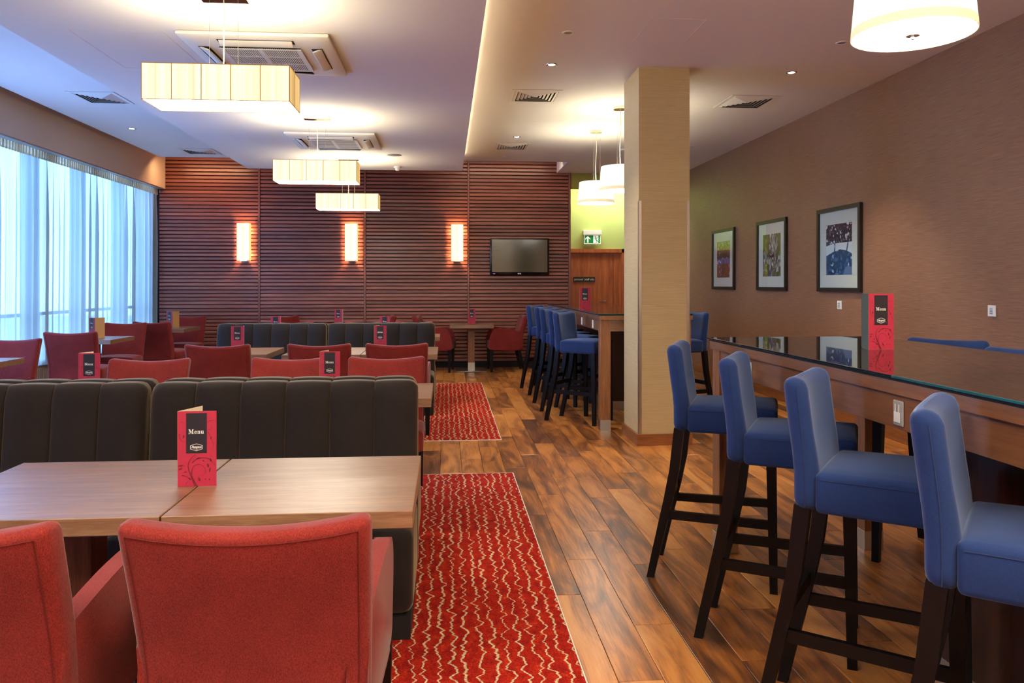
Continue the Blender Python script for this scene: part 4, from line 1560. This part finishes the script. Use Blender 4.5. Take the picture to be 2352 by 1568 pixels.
# ------------------------------------------------------------------ exit sign
M['sign_green'] = plain('exit_green', rgb('0f7a3a'), .4, emit=rgb('118a40'), estr=.1)
M['sign_white'] = plain('exit_white', rgb('f2f4ea'), .4, emit=(1, 1, .95, 1), estr=.15)
t = thing('exit_sign', 'green and white emergency exit sign with arrow and running figure over the staff door', 'sign', (2.608, YD - .08, 2.12))
obj('housing', box(-.166, .166, -.02, .078, .158, .238, .006, 2), 'white_plastic', t, smooth=False)
obj('panel', box(-.150, .150, .0, .006, -.004, .158), 'sign_white', t, smooth=False)
bm = bmesh.new()
quadp(bm, -.142, .006, .142, .150, -.0006)
obj('green_field', bm, 'sign_green', t, smooth=False)
bm = bmesh.new()
e = -.0014
poly(bm, [(-.082, .138), (-.128, .092), (-.128, .070), (-.095, .100), (-.095, .018), (-.069, .018), (-.069, .100), (-.036, .070), (-.036, .092)], e)
quadp(bm, .018, .012, .110, .146, e)
obj('arrow_and_doorway', bm, 'sign_white', t, smooth=False)
bm = bmesh.new()
e = -.0022
poly(bm, [(.056 + .010 * math.cos(a), .128 + .010 * math.sin(a)) for a in [i * PI / 6 for i in range(12)]], e)
ribbon(bm, [(.058, .112), (.066, .090), (.062, .070)], .020, e, False)
ribbon(bm, [(.062, .070), (.078, .056), (.074, .030), (.060, .020)], .011, e, False)
ribbon(bm, [(.064, .072), (.086, .060), (.104, .034), (.128, .034)], .011, e, False)
ribbon(bm, [(.060, .110), (.040, .098), (.034, .080)], .008, e, False)
ribbon(bm, [(.066, .108), (.086, .100), (.100, .110)], .008, e, False)
obj('running_figure', bm, 'sign_green', t, smooth=False)

# door plate with words
t = thing('door_sign', 'small black sign on the staff door reading personel | staff only', 'sign', (2.465, YD - .056, 1.475))
obj('plate', box(-.197, .197, -.004, .004, -.046, .046), 'ink', t, smooth=False)
bm = text_bm('personel | staff only', .052, 0, .004, -.0052, off=.0004, wmax=.36)
obj('lettering', bm, 'card_inside', t, smooth=False)

# ------------------------------------------------------------------ framed photographs on the right wall (face -x)
def speckle(name, stops, sc, sc3=(1, 1, 1), detail=3, kind='voronoi'):
    m, n, b = newmat(name)
    v = coords(n, sc3)
    if kind == 'voronoi':
        x = n.nodes.new('ShaderNodeTexVoronoi')
        x.inputs['Scale'].default_value = sc
        lk(n, v, x.inputs['Vector'])
        f = x.outputs['Color']
        s = n.nodes.new('ShaderNodeSeparateColor')
        lk(n, f, s.inputs[0])
        f = s.outputs[0]
    else:
        f = noise(n, v, sc, detail, .7)
    lk(n, ramp(n, f, stops, 'CONSTANT' if kind == 'voronoi' else 'LINEAR'), b.inputs['Base Color'])
    b.inputs['Roughness'].default_value = .3
    b.inputs['Coat Weight'].default_value = .5
    return m
M['ph_panel'] = speckle('photo_overhead_panel', [(0, rgb('1f1b2c')), (.35, rgb('3a3448')), (.55, rgb('282338')), (.78, rgb('6a6478')), (.93, rgb('d8d4dc'))], 46)
M['ph_blue'] = speckle('photo_blue_dash', [(0, rgb('20426e')), (.4, rgb('2f5a88')), (.6, rgb('1f3a62')), (.85, rgb('48719a')), (.96, rgb('b8cfe4'))], 34)
M['ph_sky'] = plain('photo_sky', rgb('dfe6e6'), .4)
M['ph_olive'] = speckle('photo_olive', [(0, rgb('6b7a1e')), (.6, rgb('8a9a2a')), (.92, rgb('b9c37a'))], 30)
M['ph_brown'] = speckle('photo_brown_console', [(0, rgb('3a2327')), (.5, rgb('4a2c30')), (.8, rgb('33263a')), (.95, rgb('8a90b8'))], 28)
M['ph_navy'] = speckle('photo_dark_console', [(0, rgb('141322')), (.5, rgb('26233a')), (.85, rgb('413c58')), (.95, rgb('a9a9bd'))], 44)
M['ph_screen'] = speckle('photo_blue_windows', [(0, rgb('2c4f9c')), (.7, rgb('4a6fb8')), (.9, rgb('dce6f2'))], 26, (1, 1, 2.2))
M['ph_grey'] = speckle('photo_grey_aerial', [(0, rgb('5d6660')), (.35, rgb('8b918c')), (.55, rgb('3f4a48')), (.7, rgb('a5aaa6')), (.93, rgb('dfe3e0'))], 42, (1, 1, .5))
M['ph_green'] = speckle('photo_green_land', [(0, rgb('3f5326')), (.6, rgb('566a34')), (.9, rgb('7d8a55'))], 30, (1, 1, .5))
M['picture_glass'] = M['glass']

def picture(y0, y1, label, art, k):
    """wall picture facing -x; local x runs along the wall from far (left in view) to near"""
    z0, z1 = 1.318, 2.188
    t = thing('framed_picture', label, 'picture', (XR - .001, (y0 + y1) / 2, z0), -PI / 2, 'framed cockpit photographs on the brown wall')
    W_, H_ = y1 - y0, z1 - z0
    hw = W_ / 2
    f = .042
    bm = bmesh.new()
    d = -.032
    bx(bm, -hw, hw, d, -.001, 0, f)
    bx(bm, -hw, hw, d, -.001, H_ - f, H_)
    bx(bm, -hw, -hw + f, d, -.001, f, H_ - f)
    bx(bm, hw - f, hw, d, -.001, f, H_ - f)
    obj('frame', bm, 'frame_black', t, smooth=False)
    obj('mount', box(-hw + f - .001, hw - f + .001, -.012, -.004, f - .001, H_ - f + .001), 'mat_white', t, smooth=False)
    obj('glazing', box(-hw + f - .001, hw - f + .001, -.020, -.0185, f - .001, H_ - f + .001), 'picture_glass', t, smooth=False)
    zc0, zc1 = 1.49 - z0, 2.012 - z0
    xw = .262
    e = -.0128
    def P(name, pts, mat, ee=e):
        bm = bmesh.new()
        poly(bm, [(-xw + 2 * xw * u, zc0 + (zc1 - zc0) * v) for u, v in pts], ee)
        obj(name, bm, mat, prt, smooth=False)
    prt = obj('print', box(-xw, xw, -.0125, -.0119, zc0, zc1), 'ph_sky' if art == 3 else 'ph_navy' if art == 1 else 'ph_green', t, smooth=False)
    if art == 3:
        P('printed_overhead_panel', [(0, .58), (.3, .62), (1, .63), (1, 1), (0, 1)], 'ph_panel')
        P('printed_dashboard', [(0, 0), (1, 0), (1, .41), (.78, .47), (.55, .50), (.3, .46), (.1, .41), (0, .38)], 'ph_blue')
        for u in (.34, .80):
            P('printed_window_post', [(u - .02, .44), (u + .02, .44), (u + .05 * (1 if u > .5 else 0) + .03, .62), (u + .05 * (1 if u > .5 else 0) - .015, .62)], 'ph_blue', -.0134)
        P('printed_seat', [(.66, 0), (1, 0), (1, .14), (.86, .18), (.74, .12)], plain('photo_grey_seat', rgb('5d76a0'), .4), -.0134)
    elif art == 1:
        P('printed_ceiling', [(0, .76), (1, .74), (1, 1), (0, 1)], 'ph_olive')
        P('printed_windows', [(0, .36), (.5, .38), (1, .38), (1, .52), (.5, .53), (0, .51)], 'ph_screen')
        P('printed_window_post', [(.47, .36), (.53, .36), (.53, .53), (.47, .53)], 'ph_navy', -.0134)
        P('printed_console', [(0, 0), (1, 0), (1, .34), (.5, .38), (0, .33)], 'ph_brown')
        P('printed_pedestal', [(.28, .04), (.72, .04), (.66, .28), (.34, .28)], 'ph_navy', -.0134)
    else:
        P('printed_runway', [(.32, 0), (.72, 0), (.74, .45), (.86, .80), (.80, 1), (.38, 1), (.34, .5)], 'ph_grey')
        P('printed_left_field', [(0, 0), (.28, 0), (.32, .45), (.1, .62), (0, .5)], 'ph_grey', -.0131)
        P('printed_olive_field', [(.08, .02), (.26, .02), (.26, .32), (.12, .36)], 'ph_olive', -.0134)
        P('printed_terminal', [(.38, .45), (.62, .45), (.66, .52), (.36, .52)], 'ph_navy', -.0134)
        P('printed_apron', [(.74, .1), (1, .12), (1, .5), (.8, .48)], 'ph_grey', -.0131)
picture(10.555, 11.461, 'framed cockpit photograph with an olive ceiling, furthest and smallest in view', 1, 0)
picture(8.889, 9.765, 'framed grey-green photograph, middle of the three on the brown wall', 2, 0)
picture(7.230, 8.113, 'framed photograph of a blue cockpit dashboard, nearest and largest of the three', 3, 0)

def wall_plate(y, z, w, h, label, n):
    t = thing('wall_socket', label, 'socket', (XR - .001, y, z), -PI / 2, 'small white wall plates')
    obj('plate', box(-w / 2, w / 2, -.012, -.0005, -h / 2, h / 2, .003), 'white_plastic', t, smooth=False)
    for k in range(n):
        zz = (k - (n - 1) / 2) * h * .2
        o = obj('button', box(-.014, .014, -.016, -.012, zz - .005, zz + .005, .001), 'alu', t, smooth=False)
wall_plate(7.665, 1.183, .085, .088, 'white wall plate below the nearest picture, left of the big menu', 3)
wall_plate(5.43, 1.20, .080, .082, 'white wall plate with three buttons at the far right', 3)

# ------------------------------------------------------------------ curtain
t = thing('sheer_curtain', 'pale blue sheer curtain hanging full height before the window wall', 'curtain', (0, 0, 0))
def curtain_x(y):
    return -4.685 + .020 * math.sin(y * 41.0 + 1.7 * math.sin(y * 3.1)) + .016 * math.sin(y * 23.3 + 2.2 * math.sin(y * 1.7)) + .010 * math.sin(y * 71.0)
def curtain_sheet(y0, y1, z0, z1, step, fn, nz=1):
    bm = bmesh.new()
    n = int((y1 - y0) / step)
    prev = None
    for i in range(n + 1):
        y = y0 + (y1 - y0) * i / n
        colv = []
        for k in range(nz + 1):
            z = z0 + (z1 - z0) * k / nz
            colv.append(bm.verts.new((fn(y, z), y, z)))
        if prev:
            for k in range(nz):
                bm.faces.new((prev[k], colv[k], colv[k + 1], prev[k + 1]))
        prev = colv
    return bm
def cfn(y, z):
    a = 1 - .55 * sset(z, 2.2, 2.85)
    return -4.685 + (curtain_x(y + .010 * math.sin(z * 2.1)) + 4.685) * a
obj('voile', curtain_sheet(8.5, 13.13, .455, 2.86, .006, cfn, 6), 'sheer', t)
obj('voile', curtain_sheet(-2.4, 6.2, .455, 2.86, .012, cfn, 4), 'sheer', t)  # out of view; windows between the two sheets left bare for more daylight
obj('header_tape', curtain_sheet(7.6, 13.10, 2.845, 2.943, .05, lambda y, z: -4.674), 'header_tape', t)
bm = bmesh.new()
y = 7.6
while y < 13.08:
    a = .018 + .006 * math.sin(y * 17)
    bx(bm, -4.672, -4.658, y, y + a, 2.84, 2.943)
    y += .062 + .010 * math.sin(y * 9)
o = obj('pleats', bm, 'header_pleat', t, smooth=False)
o['kind'] = 'stuff'
t2 = thing('curtain_rail', 'slim pale metal curtain rail along the underside of the beige bulkhead', 'rail', (0, 0, 0))
obj('rail', box(-4.655, -4.565, -2.4, 13.12, 2.930, 2.9445, .003), 'alu', t2, smooth=False)

# white panel with a grey curl of lettering low by the window
t = thing('white_sign', 'small white panel with a grey curved letter low beside the window chairs', 'sign', (-4.60, 11.08, .02))
obj('panel', box(-.008, .004, -.16, .10, 0, .34), 'white_plastic', t, smooth=False)
bm = bmesh.new()
pts = [(.045 * math.cos(a), .045 * math.sin(a)) for a in [i * PI / 8 for i in range(-2, 11)]]
P = smoothpts(pts, 2)
for p, q in zip(P, P[1:]):
    bx(bm, .0042, .0055, min(p[0], q[0]) - .004 - .03, max(p[0], q[0]) + .004 - .03, .19 + min(p[1], q[1]) - .005, .19 + max(p[1], q[1]) + .005)
obj('grey_letter', bm, 'window_frame', t, smooth=False)

print('objects', len(bpy.data.objects), 'tris approx', sum(len(o.data.polygons) for o in bpy.data.objects if o.type == 'MESH'))
